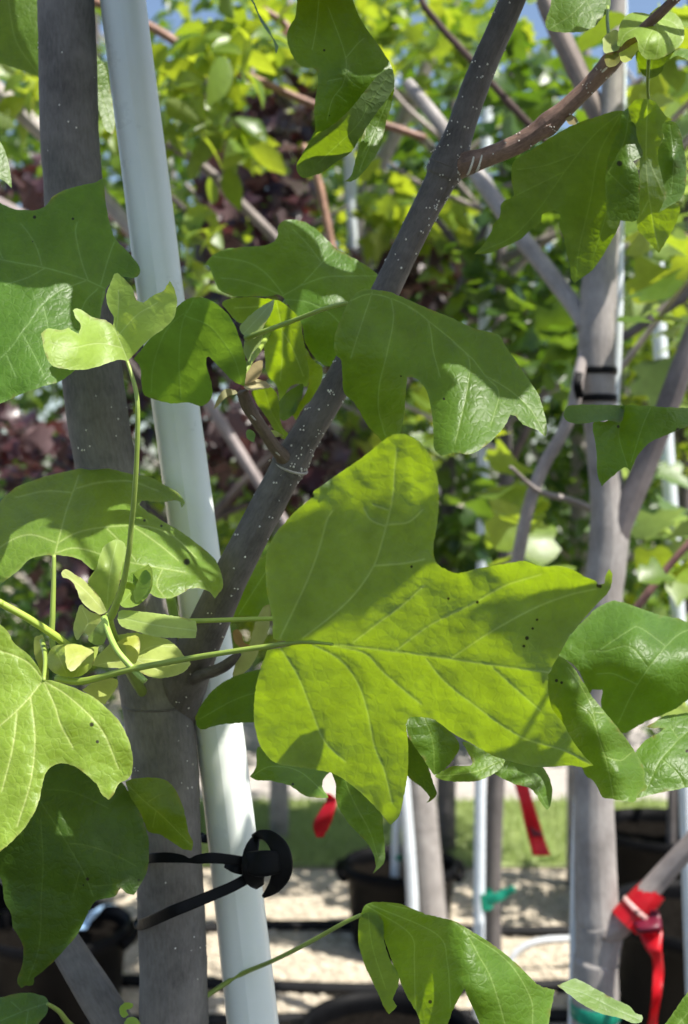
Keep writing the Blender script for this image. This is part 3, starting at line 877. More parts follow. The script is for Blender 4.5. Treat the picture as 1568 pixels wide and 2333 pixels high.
l8 = leaf([dict(crop='E3', d=.685, step=7, vw=2.4, wave=.12, seed=13,
    outline=[(290, -260), (270, 40), (250, 180), (200, 270), (165, 350), (170, 480), (240, 640), (330, 730), (420, 740), (480, 765), (499, 820), (495, 950), (470, 1080), (455, 1200), (470, 1400), (400, 1560), (300, 1760), (290, 1880), (420, 1900), (640, 1790), (860, 1640), (1000, 1420), (1180, 1180), (1318, 980), (1330, 850), (1310, 740), (1240, 610), (1130, 450), (1010, 280), (930, 130), (880, 0), (820, -260)],
    ctrl=[(290, -260, -1.2), (820, -260, -1.4), (165, 400, -.4), (500, 850, .5), (1010, 280, -.6), (1310, 740, -.2), (800, 800, 1.4), (700, 300, .6), (1000, 1420, -1.0), (300, 1800, -1.4), (500, 1300, .4)],
    veins=[[(560, -250), (510, 0), (480, 300), (440, 520)], [(620, 100), (800, 620), (780, 900), (660, 1080), (600, 1300)], [(780, 780), (880, 900), (960, 960)], [(800, 640), (930, 480), (1000, 420)], [(760, 850), (620, 880)], [(700, 1020), (800, 1100)]],
    spots=[(568, 548, 14), (625, 1262, 8)]),
  dict(crop='E3', d=.682, under=True, step=7, vw=2.2, wave=.07, seed=14,
    outline=[(1302, 745), (1336, 850), (1322, 980), (1180, 1180), (1080, 1320), (960, 1500), (860, 1660), (700, 1770), (560, 1880), (440, 1920), (340, 1945), (280, 1890), (262, 1810), (330, 1680), (420, 1540), (485, 1445), (545, 1440), (700, 1330), (860, 1180), (1000, 1010), (1100, 880), (1200, 790)],
    ctrl=[(1310, 745, .3), (1322, 980, -.6), (860, 1660, -1.2), (340, 1945, -1.5), (270, 1810, -.5), (490, 1440, 2.0), (860, 1180, 2.4), (1100, 880, 1.8), (860, 1450, 1.0)],
    veins=[[(1250, 850), (1050, 1150), (900, 1400), (500, 1780)]]),
  dict(crop='E3', d=.70, under=False, step=7, vw=2.2, wave=.1, seed=15,
    outline=[(1322, 960), (1302, 1150), (1240, 1350), (1200, 1550), (1100, 1750), (960, 1920), (860, 1985), (795, 1982, 1), (870, 1900), (910, 1750), (960, 1560), (1060, 1320), (1180, 1150)],
    ctrl=[(1322, 960, 0), (860, 1985, 1.0), (1240, 1400, -.3), (960, 1560, .3), (1080, 1600, .6)], veins=[[(1300, 1000), (1160, 1350), (960, 1850)]])], M_LEAF, tree)

l10 = leaf([dict(crop='E7', d=.725, step=7, vw=3.0, wave=.14, seed=16, quilt=.06,
    outline=[(-160, 480), (-60, 400), (0, 330), (100, 240), (250, 180), (400, 140), (560, 105), (640, 95), (800, 130), (880, 150), (1000, 170), (1100, 225), (1190, 280), (1225, 340), (1205, 372, 1), (1180, 325), (1060, 335), (945, 325), (922, 352, 1), (970, 390), (1080, 460), (1200, 530), (1320, 620), (1430, 720), (1470, 820), (1475, 900), (1425, 975, 1), (1390, 930), (1330, 910), (1260, 905, 1), (1190, 950), (1100, 975), (1020, 955), (940, 900), (800, 850), (680, 810), (600, 775), (540, 720), (480, 698), (380, 687, 1), (355, 690, 1), (300, 687), (200, 712), (130, 780), (0, 880), (-160, 980)],
    ctrl=[(-160, 480, -1.0), (-160, 980, 4.0), (0, 330, -4.0), (600, 100, -6.0), (1225, 340, -4.0), (930, 350, -1.8), (480, 420, -1.0), (365, 690, 3.4), (600, 775, 3.8), (1100, 975, 5.0), (1430, 970, 4.2), (900, 650, 2.8), (1430, 720, 1.2), (200, 560, 1.0)],
    veins=[[(362, 688), (385, 600), (410, 500), (440, 390), (490, 250), (520, 160)], [(392, 600), (500, 540), (650, 505), (850, 490), (1000, 500), (1150, 560), (1300, 700)], [(372, 670), (520, 640), (800, 720), (1000, 760), (1220, 800)], [(370, 600), (200, 550), (50, 600), (-100, 720)], [(495, 245), (660, 205), (860, 195), (1050, 260)], [(480, 270), (300, 260), (120, 300)], [(1080, 770), (1040, 880), (1080, 950)], [(700, 500), (820, 620), (900, 720)], [(880, 490), (1060, 620), (1180, 720)]],
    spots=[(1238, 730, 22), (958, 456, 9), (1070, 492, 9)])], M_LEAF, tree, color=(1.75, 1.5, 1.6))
tube('petiole', [(123, 1264, .69, 4.5), (122, 1330, .687, 5.5), (120, 1400, .685, 6.5), (120, 1470, .684, 7), (150, 1510, .68, 8)], M_PET, l10)

l11 = leaf([dict(crop='D', d=.635, step=7.5, vw=3.0, wave=.12, seed=17, quilt=.07,
    outline=[(-110, 1400), (-40, 1405), (0, 1423), (19, 1442), (31, 1464), (62, 1489), (87, 1520), (100, 1548, 1), (125, 1552), (156, 1562), (187, 1575), (219, 1592), (250, 1620), (275, 1648), (295, 1690), (303, 1730), (300, 1762), (290, 1776), (272, 1785), (258, 1812), (247, 1822, 1), (232, 1809), (219, 1786), (194, 1763), (168, 1745), (139, 1739), (113, 1750), (100, 1773), (90, 1821), (74, 1860), (48, 1896), (16, 1928), (0, 1941, 1), (-70, 1960), (-120, 1700)],
    ctrl=[(-110, 1400, -.6), (100, 1548, 0), (300, 1740, 2.4), (247, 1822, 3.0), (139, 1739, 2.4), (0, 1941, 4.4), (-100, 1700, 1.6), (190, 1640, 1.9), (40, 1700, 2.3), (60, 1500, -.3)],
    veins=[[(98, 1550), (75, 1580), (47, 1611), (6, 1648), (-60, 1700)], [(100, 1552), (125, 1608), (138, 1650), (165, 1700)], [(98, 1548), (62, 1508), (0, 1483), (-80, 1470)], [(70, 1586), (80, 1680), (70, 1780), (40, 1880)], [(102, 1552), (160, 1590), (230, 1660), (270, 1750)], [(40, 1617), (30, 1700), (5, 1800)]],
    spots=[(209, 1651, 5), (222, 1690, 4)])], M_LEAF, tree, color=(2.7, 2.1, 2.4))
tube('petiole', [(100, 1551, .634, 4), (103, 1500, .655, 5), (96, 1460, .68, 6)], M_PET, l11)

l12 = leaf([dict(crop='E1', d=.70, step=7.5, vw=2.6, wave=.15, seed=18,
    outline=[(-120, 500), (100, 200), (300, 90), (430, 40), (560, 60), (720, 130), (850, 200), (920, 300), (990, 430), (1030, 540), (1050, 620), (1052, 720), (1040, 830), (1000, 920), (945, 1002, 1), (890, 990), (850, 955), (825, 1002), (790, 1022), (680, 1045), (640, 1095), (600, 1180), (540, 1290), (490, 1350), (420, 1430), (340, 1510), (242, 1590, 1), (232, 1640), (180, 1645), (150, 1664, 1), (120, 1612), (160, 1480), (165, 1380), (130, 1290), (90, 1230), (75, 1130), (30, 1050), (20, 960), (0, 880), (-120, 800)],
    ctrl=[(-120, 500, 0), (430, 40, -2.0), (1050, 680, -.5), (945, 1002, .8), (640, 1095, .7), (150, 1660, .8), (0, 900, -.4), (450, 700, .8), (300, 1200, 1.0)],
    veins=[[(250, 290), (400, 520), (480, 650), (600, 860), (655, 1000)], [(485, 637), (620, 655), (800, 715), (955, 795)], [(290, 480), (300, 650), (305, 800), (292, 1050), (290, 1200), (270, 1400), (200, 1600)], [(330, 260), (520, 280), (760, 390)], [(560, 850), (520, 1000)], [(650, 940), (820, 930)]],
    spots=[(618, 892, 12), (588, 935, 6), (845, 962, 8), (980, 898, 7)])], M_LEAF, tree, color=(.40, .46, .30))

l13 = leaf([dict(crop='E1', d=.715, step=7, vw=2.0, wave=.1, seed=19,
    outline=[(885, 205, 1), (930, 185), (1060, 175), (1160, 190), (1230, 250), (1280, 350), (1310, 450), (1330, 560), (1365, 640), (1352, 690, 1), (1290, 680), (1200, 620), (1130, 580), (1050, 560), (1020, 500), (980, 410), (920, 310)],
    ctrl=[(885, 205, .5), (1230, 250, -.5), (1352, 690, .3), (1050, 560, -.3), (1120, 400, .5)], veins=[[(890, 212), (1020, 340), (1150, 450), (1340, 640)], [(1040, 350), (1120, 300)], [(1100, 420), (1080, 520)]])], M_LEAF, tree, color=(.85, .80, .42))

l14 = leaf([dict(crop='E2', d=.665, step=7, vw=2.4, wave=.12, seed=20,
    outline=[(70, 195, 1), (100, 137), (160, 125), (260, 135), (360, 175), (450, 200), (505, 213), (560, 245), (680, 320), (790, 410), (870, 490), (900, 510), (962, 525, 1), (948, 590), (935, 681), (925, 790), (800, 860), (660, 790), (610, 660), (548, 520, 1), (500, 610), (470, 690), (440, 780), (370, 780), (340, 650), (290, 560), (258, 490), (220, 400), (185, 300), (130, 210)],
    ctrl=[(70, 195, -3.4), (160, 125, -3.2), (200, 300, -2.9), (250, 480, -2.7), (340, 640, -1.2), (400, 780, .2), (350, 350, -.9), (420, 500, .6), (440, 180, .2), (505, 213, 1.1), (545, 400, 2.5), (548, 520, 2.8), (700, 480, 2.2), (962, 525, -1.0), (800, 800, 2.2), (870, 490, .2), (680, 320, .7)],
    veins=[[(110, 145), (300, 270), (320, 400), (330, 620), (400, 760)], [(130, 140), (420, 270), (470, 400), (485, 600)], [(200, 135), (500, 215), (620, 380), (680, 500), (740, 700)], [(540, 250), (740, 390), (850, 560), (860, 680)]],
    spots=[(393, 580, 9)]),
  dict(crop='E2', d=.668, under=True, step=7, vw=2.0, wave=.08, seed=21,
    outline=[(72, 195), (110, 170), (160, 185), (182, 230), (183, 300), (210, 390), (240, 440), (252, 480), (240, 525), (222, 570), (240, 600), (205, 638, 1), (180, 600), (150, 530), (110, 450), (80, 370), (65, 280)],
    ctrl=[(72, 195, -3.2), (182, 230, -2.4), (252, 480, -2.3), (205, 638, -3.4), (80, 370, -4.6), (160, 420, -3.2)], veins=[[(110, 180), (130, 330), (190, 520)]])], M_LEAF, tree, color=(1.1, 1.1, .9))
tube('petiole', [(822, 2085, .698, 4.5), (780, 2105, .705, 4.8), (700, 2150, .73, 5), (620, 2190, .77, 5), (540, 2225, .80, 5.5), (440, 2290, .80, 6)], M_PET, l14)

l15 = leaf([dict(crop='C7', d=.755, under=True, step=7.5, vw=2.2, wave=.14, seed=22,
    outline=[(340, 530), (480, 440), (650, 330), (800, 255), (960, 205), (1070, 172), (1150, 200), (1140, 400), (1100, 700), (1090, 955), (1010, 1120), (930, 1250), (870, 1320), (800, 1365), (768, 1392, 1), (740, 1350), (735, 1260), (710, 1180), (690, 1060), (660, 1000), (668, 930), (645, 885), (600, 880), (540, 910), (530, 960), (440, 1030), (380, 1085), (280, 1130), (160, 1180), (55, 1187, 1), (130, 1110), (180, 1020), (190, 980), (240, 920), (250, 830), (290, 800), (340, 775), (325, 680), (320, 600)],
    ctrl=[(340, 530, .6), (1070, 172, 1.0), (55, 1187, -1.0), (768, 1392, -2.4), (1000, 1000, -.6), (640, 700, -.2), (645, 885, -.8), (330, 770, .2), (880, 950, -1.8)],
    veins=[[(1085, 195), (900, 350), (700, 600), (520, 860), (330, 1060), (100, 1170)], [(1085, 210), (940, 480), (880, 800), (800, 1150), (780, 1360)], [(800, 470), (560, 560), (360, 590)], [(700, 600), (500, 700), (360, 770)], [(1095, 230), (1020, 600), (990, 900), (900, 1200)]])], M_LEAF, tree, color=(.78, .82, .8))
l15b = leaf([dict(crop='C7', d=.728, step=7, vw=2.2, wave=.1, seed=23,
    outline=[(1100, 190), (1160, 150), (1190, 220), (1210, 370), (1247, 460), (1240, 500), (1180, 530, 1), (1215, 600), (1228, 700), (1225, 790), (1210, 940), (1100, 950), (1010, 935), (990, 800), (985, 650), (1000, 520), (1040, 390), (1090, 250)],
    ctrl=[(1100, 190, .6), (1160, 150, 0), (1245, 470, .2), (1210, 940, .6), (1010, 935, .4), (1000, 520, -.4), (1120, 560, 1.0)], veins=[[(1000, 600), (1100, 700), (1200, 785)], [(1150, 180), (1120, 380), (1010, 600)]],
    spots=[(1085, 545, 20), (1210, 535, 17)])], M_LEAF, tree, color=(.75, .8, .6))
l15c = leaf([dict(crop='C7', d=.735, under=True, step=7, vw=2.4, wave=.12, seed=24,
    outline=[(1150, 150), (1200, 95), (1240, 85), (1330, 105), (1380, 170), (1420, 215), (1465, 232, 1), (1400, 280), (1400, 400), (1420, 600), (1430, 800), (1510, 840), (1490, 950), (1440, 1050), (1362, 1180, 1), (1290, 1100), (1210, 1000), (1215, 850), (1230, 780), (1225, 600), (1225, 470), (1195, 330), (1160, 220)],
    ctrl=[(1150, 150, 1.2), (1330, 105, 1.6), (1465, 232, .8), (1362, 1180, -2.8), (1210, 1000, -1.6), (1230, 600, .2), (1320, 550, -.2), (1500, 850, -1.4)],
    veins=[[(1285, 90), (1275, 300), (1275, 600), (1310, 900), (1360, 1150)], [(1278, 500), (1340, 640), (1390, 760)], [(1290, 800), (1240, 900)]])], M_HERO, tree)
tube('petiole', [(1478, 226, .720, 3.4), (1476, 190, .712, 3.8), (1480, 110, .702, 4.5), (1486, 60, .690, 5)], M_PET, l15c)
l15d = leaf([dict(crop='C7', d=.705, step=7, vw=2.2, wave=.08, seed=25,
    outline=[(1390, 265), (1430, 245), (1475, 252), (1510, 310), (1540, 450), (1556, 560), (1550, 720), (1510, 800), (1430, 850), (1365, 890, 1), (1400, 790), (1395, 690), (1365, 560), (1355, 450), (1400, 370), (1388, 320)],
    ctrl=[(1390, 265, -.4), (1475, 252, 0), (1556, 560, -.9), (1365, 890, .4), (1360, 500, -.4), (1460, 520, 1.0), (1510, 800, -.4)], veins=[[(1440, 270), (1470, 500), (1450, 750)]])], M_LEAF, tree, color=(.85, .9, .9))
l16 = leaf([dict(crop='E5', d=.76, step=7.5, vw=2.2, wave=.15, seed=26, outline=[(260, -200), (200, 60), (160, 170), (148, 250), (180, 300), (260, 318), (420, 320), (540, 312), (640, 260), (720, 170), (792, 80), (790, -60), (700, -220)],
    ctrl=[(260, -200, -1), (700, -220, -1.5), (160, 250, .5), (792, 80, .2), (450, 315, 2.2), (480, 80, .8)], veins=[[(700, -180), (560, 0), (400, 150), (180, 290)], [(560, 0), (620, 150), (600, 270)], [(420, 130), (430, 300)]])], M_LEAF, tree)
tube('petiole', [(1385, 15, .755, 3.5), (1384, 45, .735, 3.8), (1388, 85, .71, 4.2), (1394, 120, .70, 5)], M_PET, l16)
l17 = leaf([dict(crop='E5', d=.690, step=6.5, vw=2.4, wave=.1, seed=27,
    outline=[(862, 450, 1), (870, 330), (900, 220), (980, 135), (1060, 120), (1200, 140), (1320, 130), (1420, 125), (1500, 200), (1535, 320), (1510, 430), (1420, 510), (1330, 560), (1250, 590), (1140, 580), (1080, 500), (1062, 400), (1040, 368), (960, 400), (900, 465)],
    ctrl=[(862, 450, .4), (980, 135, -1.2), (1250, 135, -1.4), (1500, 200, -1.0), (1520, 400, 0), (1250, 590, 1.2), (1060, 390, 1.0), (1250, 350, 1.2)],
    veins=[[(1200, 145), (1260, 260), (1280, 400), (1250, 570)], [(1210, 160), (1080, 260), (950, 330), (890, 440)], [(1230, 180), (1350, 280), (1390, 450)], [(1260, 170), (1430, 230), (1510, 380)], [(1250, 240), (1180, 360), (1120, 520)]])], M_YOUNG, tree, color=(.85, .92, .8))
tube('petiole', [(1484, 33, .693, 3.6), (1500, 20, .692, 4), (1520, 14, .688, 5)], M_PET, l17)
l17b = leaf([dict(crop='E5', d=.715, under=True, step=7, vw=2.2, wave=.1, seed=28, outline=[(1045, 480), (1140, 540), (1300, 540), (1450, 450), (1440, 500), (1350, 590), (1310, 700), (1250, 760), (1180, 782, 1), (1120, 740), (1070, 650)],
    ctrl=[(1045, 480, 0), (1450, 450, 0), (1180, 782, -1.5), (1200, 620, 0)], veins=[[(1220, 560), (1190, 770)]])], M_LEAF, tree, color=(.7, .72, .5))
l17c = leaf([dict(crop='E5', d=.72, step=7, vw=2.2, wave=.1, seed=29, outline=[(1432, 505, 1), (1480, 475), (1568, 488), (1680, 500), (1700, 640), (1600, 625), (1540, 580), (1480, 555), (1432, 560), (1380, 590), (1420, 530)],
    ctrl=[(1432, 505, 0), (1700, 500, 0), (1680, 640, 1.4), (1500, 520, .4)])], M_LEAF, tree, color=(1.1, 1.1, .9))
l18 = leaf([dict(crop='Z4', d=.70, step=7, vw=2.0, wave=.08, seed=30,
    outline=[(1255, 712), (1290, 702), (1400, 708), (1568, 715), (1680, 720), (1680, 790), (1568, 800), (1470, 840), (1400, 870), (1340, 930), (1305, 1002, 1), (1280, 985), (1220, 1030), (1175, 1072, 1), (1155, 1020), (1150, 900), (1135, 785), (1200, 775)],
    ctrl=[(1290, 702, 0), (1680, 720, -1), (1680, 790, .6), (1305, 1000, .8), (1262, 780, -.7), (1175, 1070, .4), (1135, 790, .6), (1340, 850, .9)], veins=[[(1280, 715), (1258, 790), (1256, 860), (1295, 990)], [(1400, 710), (1360, 800), (1310, 960)]], spots=[(1250, 800, 7), (1522, 815, 9)]),
  dict(crop='Z4', d=.688, under=True, step=7, vw=2.0, wave=.06, seed=31, outline=[(1000, 750, 1), (1020, 706), (1150, 700), (1250, 702), (1284, 706), (1276, 738), (1262, 782), (1200, 772), (1080, 788), (1020, 777)],
    ctrl=[(1000, 750, 0), (1284, 706, -1.4), (1262, 782, -1.0), (1080, 788, .8), (1100, 702, -.6)])], M_LEAF, tree, color=(.7, .8, .75))
l19 = leaf([dict(crop='E4', d=.765, step=7, vw=2.4, wave=.15, seed=32, quilt=.08,
    outline=[(540, 420), (640, 330), (780, 262), (900, 280), (1100, 350), (1250, 400), (1420, 430), (1510, 470), (1700, 520), (1720, 1120), (1510, 1210), (1400, 1290), (1250, 1360), (1100, 1420), (1000, 1480), (900, 1530), (850, 1500), (760, 1400), (680, 1290), (690, 1115, 1), (590, 1110, 1), (560, 1160), (500, 1010), (440, 900), (350, 830), (280, 790), (260, 740), (330, 640), (420, 540)],
    ctrl=[(780, 262, -4.2), (1420, 430, -3.2), (600, 420, -2.4), (1000, 560, .6), (1000, 850, 2.2), (1000, 1150, 1.6), (900, 1530, -1.2), (1600, 700, .6), (1700, 1120, .4), (280, 790, -.4), (600, 1050, .6)],
    veins=[[(1560, 520), (1400, 600), (1220, 790), (1080, 980), (960, 1180), (850, 1420)], [(1300, 700), (1050, 520), (940, 550), (620, 760)], [(1130, 900), (950, 700), (720, 740), (560, 740)], [(1020, 1060), (800, 960), (640, 960)]])], M_LEAF, tree, color=(.95, 1, .95))
l20 = leaf([dict(crop='E4', d=.70, step=7, vw=2.4, wave=.09, seed=33,
    outline=[(272, 783, 1), (330, 820), (420, 910), (500, 1030), (580, 1160), (700, 1310), (800, 1430), (900, 1560), (1000, 1700), (1060, 1800), (1090, 1890), (1095, 1980), (1122, 2050), (1100, 2082, 1), (1040, 2110), (1012, 2170, 1), (980, 2192), (900, 2180), (790, 2162), (690, 2140), (650, 2060), (600, 1980), (530, 1940), (505, 1880), (400, 1700), (250, 1400), (150, 1250), (150, 1000), (200, 860)],
    ctrl=[(272, 783, -1.2), (180, 1150, -1.3), (560, 1140, -1.0), (1000, 1700, -1.6), (1100, 2060, -.4), (980, 2192, 1.4), (600, 1980, -.3), (300, 1500, -1.6), (650, 1500, 1.0), (850, 1900, 1.3), (420, 1100, .3)],
    veins=[[(360, 900), (500, 1100), (590, 1290), (650, 1550), (730, 1800), (795, 2130)], [(640, 1500), (560, 1330), (440, 1250)], [(710, 1750), (860, 1790), (960, 1720)], [(600, 1330), (700, 1340)]], spots=[(250, 1025, 16), (300, 1045, 14)])], M_LEAF, tree, color=(1.15, 1.1, .9))
l21 = leaf([dict(crop='E4', d=.745, step=7, vw=2.4, wave=.14, seed=34, quilt=.08,
    outline=[(1105, 1470, 1), (1170, 1430), (1290, 1362), (1400, 1350), (1700, 1350), (1720, 2040), (1510, 2050), (1350, 2080), (1100, 2130), (1000, 2140), (1000, 1900), (1000, 1740), (1060, 1640), (1130, 1580), (1240, 1520), (1302, 1475, 1), (1180, 1482)],
    ctrl=[(1105, 1470, -.6), (1500, 1350, -2.0), (1700, 1350, -2), (1060, 1640, .3), (1300, 1800, 1.8), (1400, 2070, 2.6), (1720, 2040, 2.4)],
    veins=[[(1680, 1450), (1500, 1520), (1320, 1700), (1220, 1830), (1100, 2100)], [(1420, 1590), (1350, 1480)], [(1260, 1780), (1400, 1900), (1480, 2040)]], spots=[(1500, 1700, 16)])], M_LEAF, tree, color=(1.0, 1.05, .95))

l22a = leaf([dict(crop='C3', d=.72, step=7, vw=2.2, wave=.16, seed=35, outline=[(50, 1122, 1), (100, 1050), (118, 880), (250, 960), (380, 1000), (640, 1040), (700, 1080), (655, 1130), (635, 1200), (690, 1292, 1), (600, 1297), (480, 1270), (380, 1200), (220, 1160), (100, 1152)],
    ctrl=[(50, 1122, 1), (118, 880, -1), (640, 1040, -1.5), (690, 1292, 1.3), (300, 1100, .8)], veins=[[(70, 1115), (220, 1040), (450, 1080), (670, 1270)]], spots=[(398, 1185, 11)])], M_LEAF, tree, color=(1.0, 1.05, .9))
l22b = leaf([dict(crop='C3', d=.685, step=7, vw=2.2, wave=.08, seed=36, outline=[(690, 1000), (745, 1180), (752, 1330), (850, 1500), (1000, 1660), (1050, 1750), (1068, 1850), (1048, 1908, 1), (1130, 1830), (1146, 1730), (1132, 1550), (1115, 1400), (1000, 1200), (840, 1000)],
    ctrl=[(690, 1000, -.6), (840, 1000, -.4), (752, 1330, 0), (1048, 1908, .7), (1140, 1650, -.4), (960, 1450, .5)], veins=[[(780, 1020), (880, 1300), (1020, 1560), (1090, 1780)]])], M_LEAF, tree, color=(.8, .85, .6))
l22c = leaf([dict(crop='C2', d=.70, step=7, vw=2.0, wave=.14, seed=37, outline=[(-130, 1420), (0, 1400), (130, 1480), (285, 1650), (287, 1730), (230, 1820), (160, 1890), (90, 1925, 1), (40, 1850), (-20, 1760), (-120, 1600)],
    ctrl=[(-130, 1420, 0), (285, 1680, -.4), (90, 1925, .5), (80, 1650, .6)], veins=[[(0, 1430), (80, 1650), (95, 1900)]])], M_LEAF, tree, color=(.85, .88, .55))
l22f = leaf([dict(crop='C2', d=.695, step=7, vw=2.0, wave=.10, seed=38, outline=[(95, 1932, 1), (170, 1885), (250, 1852), (400, 1838), (360, 1730), (325, 1650), (500, 1720), (660, 1790), (640, 1860), (545, 1930), (440, 1972), (280, 1977), (140, 1962)],
    ctrl=[(95, 1932, 0), (325, 1650, -.6), (660, 1790, -.4), (440, 1972, 1.0), (400, 1838, .0)], veins=[[(130, 1930), (300, 1915), (450, 1890), (600, 1820)]])], M_LEAF, tree, color=(1.2, 1.15, .8))
l22d = leaf([dict(crop='D', d=.715, step=7, vw=2.0, wave=.08, seed=39, outline=[(1110, 1750), (1175, 1725), (1209, 1735), (1233, 1745), (1246, 1760), (1256, 1783), (1259, 1806), (1254, 1837), (1247, 1846, 1), (1237, 1835), (1223, 1813), (1209, 1797), (1170, 1785), (1130, 1765)],
    ctrl=[(1110, 1750, -.4), (1233, 1745, -.6), (1247, 1846, 1), (1209, 1797, .8)], veins=[[(1130, 1752), (1200, 1765), (1245, 1835)]])], M_LEAF, tree, color=(.95, 1, .9))
l22e = leaf([dict(crop='C3', d=.72, step=7, vw=2.0, wave=.06, seed=40, outline=[(1290, 780), (1400, 880), (1480, 1000), (1530, 1150), (1562, 1260), (1530, 1310), (1478, 1336, 1), (1508, 1290), (1450, 1220), (1340, 1130), (1280, 1000)],
    ctrl=[(1290, 780, 0), (1562, 1260, .4), (1478, 1336, .2), (1280, 1000, -.4)])], M_LEAF, tree, color=(.55, .6, .45))
l23 = leaf([dict(crop='Z5', d=.725, step=7, vw=2.2, wave=.08, seed=41, outline=[(888, 985, 1), (920, 920), (980, 850), (1060, 800), (1180, 765), (1300, 760), (1300, 960), (1160, 1003), (1100, 1007), (1000, 1017), (912, 1037)],
    ctrl=[(888, 985, 0), (1060, 800, -.8), (1300, 760, 0), (1300, 960, 1), (912, 1037, .6)], veins=[[(1290, 850), (1100, 890), (910, 990)]])], M_LEAF, tree, color=(.6, .68, .55))
l24 = leaf([dict(crop='Z5', d=.80, step=7, vw=2.2, wave=.14, seed=42, outline=[(1062, 515), (1095, 400), (1140, 320), (1205, 245), (1280, 230), (1290, 480), (1240, 520), (1190, 530), (1120, 520)],
    ctrl=[(1062, 515, .5), (1205, 245, -1), (1290, 480, 1), (1150, 400, .5)], veins=[[(1250, 260), (1160, 400), (1090, 510)]])], M_LEAF, tree, color=(1.1, 1.15, 1))
l25 = leaf([dict(crop='E2', d=.71, step=6.5, vw=2.0, wave=.07, seed=43, outline=[(970, 505, 1), (1010, 490), (1050, 474), (1110, 500), (1180, 540), (1250, 575), (1300, 600), (1330, 632), (1358, 640), (1356, 672), (1320, 678), (1250, 652), (1180, 637), (1100, 600), (1030, 550)],
    ctrl=[(970, 505, 0), (1110, 500, -.5), (1356, 660, .6), (1100, 600, .8), (1200, 590, .5)], veins=[[(985, 505), (1100, 545), (1240, 615), (1345, 660)]])], M_YOUNG, tree, color=(.5, .58, .7))
l26 = leaf([dict(crop='E2', d=.70, step=7, vw=2.4, wave=.1, seed=44, outline=[(1440, 720), (1480, 660), (1520, 600), (1568, 535), (1680, 440), (1680, 820), (1440, 820)],
    ctrl=[(1440, 720, 0), (1600, 500, -1), (1680, 820, 2)], veins=[[(1460, 760), (1560, 640), (1660, 540)], [(1540, 660), (1600, 780)]])], M_LEAF, tree, color=(1.1, 1.1, 1))
l27 = leaf([dict(crop='E1', d=.74, step=7.5, vw=2.2, wave=.14, seed=45, outline=[(-120, 1760), (0, 1730), (120, 1700), (230, 1697), (320, 1725), (342, 1770), (330, 1840), (290, 1890), (220, 1990), (60, 2080), (-120, 2060)],
    ctrl=[(-120, 1760, -1), (230, 1697, -1.6), (342, 1770, 0), (60, 2080, 2), (100, 1850, 1)], veins=[[(320, 1770), (150, 1830), (-60, 1920)], [(160, 1830), (80, 1760)], [(200, 1815), (180, 1950)]])], M_LEAF, tree, color=(.8, .9, 1.0))
tube('petiole', [(108, 2287, .735, 4), (135, 2305, .745, 5.5), (160, 2335, .76, 6.5), (230, 2390, .79, 7)], M_PET, l27)
l28 = leaf([dict(crop='Z1', d=.74, step=6, vw=1.8, wave=.04, seed=46, outline=[(1080, -140), (1140, -30), (1180, 60), (1220, 120), (1250, 180), (1269, 210), (1258, 247, 1), (1243, 180), (1195, 110), (1155, 20), (1060, -140)],
    ctrl=[(1070, -140, 0), (1180, 60, -.4), (1258, 247, .6), (1195, 110, .4)])], M_LEAF, tree, color=(.75, .85, .8))
l29 = leaf([dict(crop='Z1', d=.90, step=7, vw=1.8, wave=.06, seed=47, outline=[(380, 220), (440, 250), (480, 310), (505, 420), (525, 560), (512, 612, 1), (480, 590), (440, 480), (380, 420)],
    ctrl=[(380, 220, 0), (505, 420, -.6), (512, 612, .8), (380, 420, .6)], veins=[[(400, 260), (460, 420), (508, 590)]])], M_LEAF, tree, color=(1, 1, .8))
for pts, d in (([(845, 1800), (880, 1763), (937, 1770), (930, 1802), (890, 1820), (905, 1850), (870, 1872), (846, 1840)], .74), ([(885, 1890), (940, 1863), (985, 1900), (1010, 1990), (870, 1990)], .75)):
    leaf([dict(crop='E1', d=d, step=5, outline=pts, ctrl=[pts[0] + (0,), pts[2] + (.6,), pts[-1] + (.5,), pts[-3] + (-.3,)], wave=.1)], M_YOUNG, tree, color=(.75, .85, .8))

# ------------------------------------------------------------------ stipules and stems of the growing tip
def stipule(pts, ctrl, d, veins=(), crop='C8', under=False, color=None, mat=None):
    return leaf([dict(crop=crop, outline=pts, ctrl=[c[:2] + (c[2] * 2.0,) for c in ctrl], d=d, veins=veins, under=under, step=5.5, wave=.04, vw=1.8, seed=int(pts[0][0]) % 50)], mat or M_STIP, tree, name='stipule', color=color)


stipule([(640, 430), (700, 330), (740, 200), (790, 140), (860, 118), (910, 150), (915, 220), (890, 330), (870, 450), (830, 560), (780, 650, 1), (720, 560)], [(640, 430, 0), (860, 118, -.7), (910, 250, -.4), (780, 650, 0), (760, 330, .5)], .678, [[(850, 140), (800, 380), (780, 620)]], color=(.62, .74, .5))
stipule([(448, 360), (480, 335), (560, 380), (640, 440), (700, 500), (750, 580), (778, 645, 1), (740, 667), (660, 630), (590, 560), (550, 460), (510, 412), (460, 395)], [(448, 360, .6), (640, 440, -.3), (778, 645, 0), (590, 560, .4), (620, 500, .5)], .672, [[(470, 365), (620, 490), (760, 640)]])
stipule([(870, 560), (900, 470), (950, 380), (1030, 330), (1082, 298, 1), (1112, 340), (1112, 450), (1080, 530), (1000, 600), (900, 612)], [(870, 560, 0), (1082, 298, .3), (1112, 450, .5), (900, 612, .4), (1010, 460, -.6)], .668, [[(890, 580), (1000, 450), (1075, 330)]], color=(.55, .72, .4))
stipule([(1000, 430), (1040, 350), (1085, 345), (1100, 430), (1070, 510), (1000, 580), (975, 520)], [(1000, 430, -.2), (1085, 345, 0), (1000, 580, .2), (1100, 430, .3)], .664, color=(.45, .62, .3))
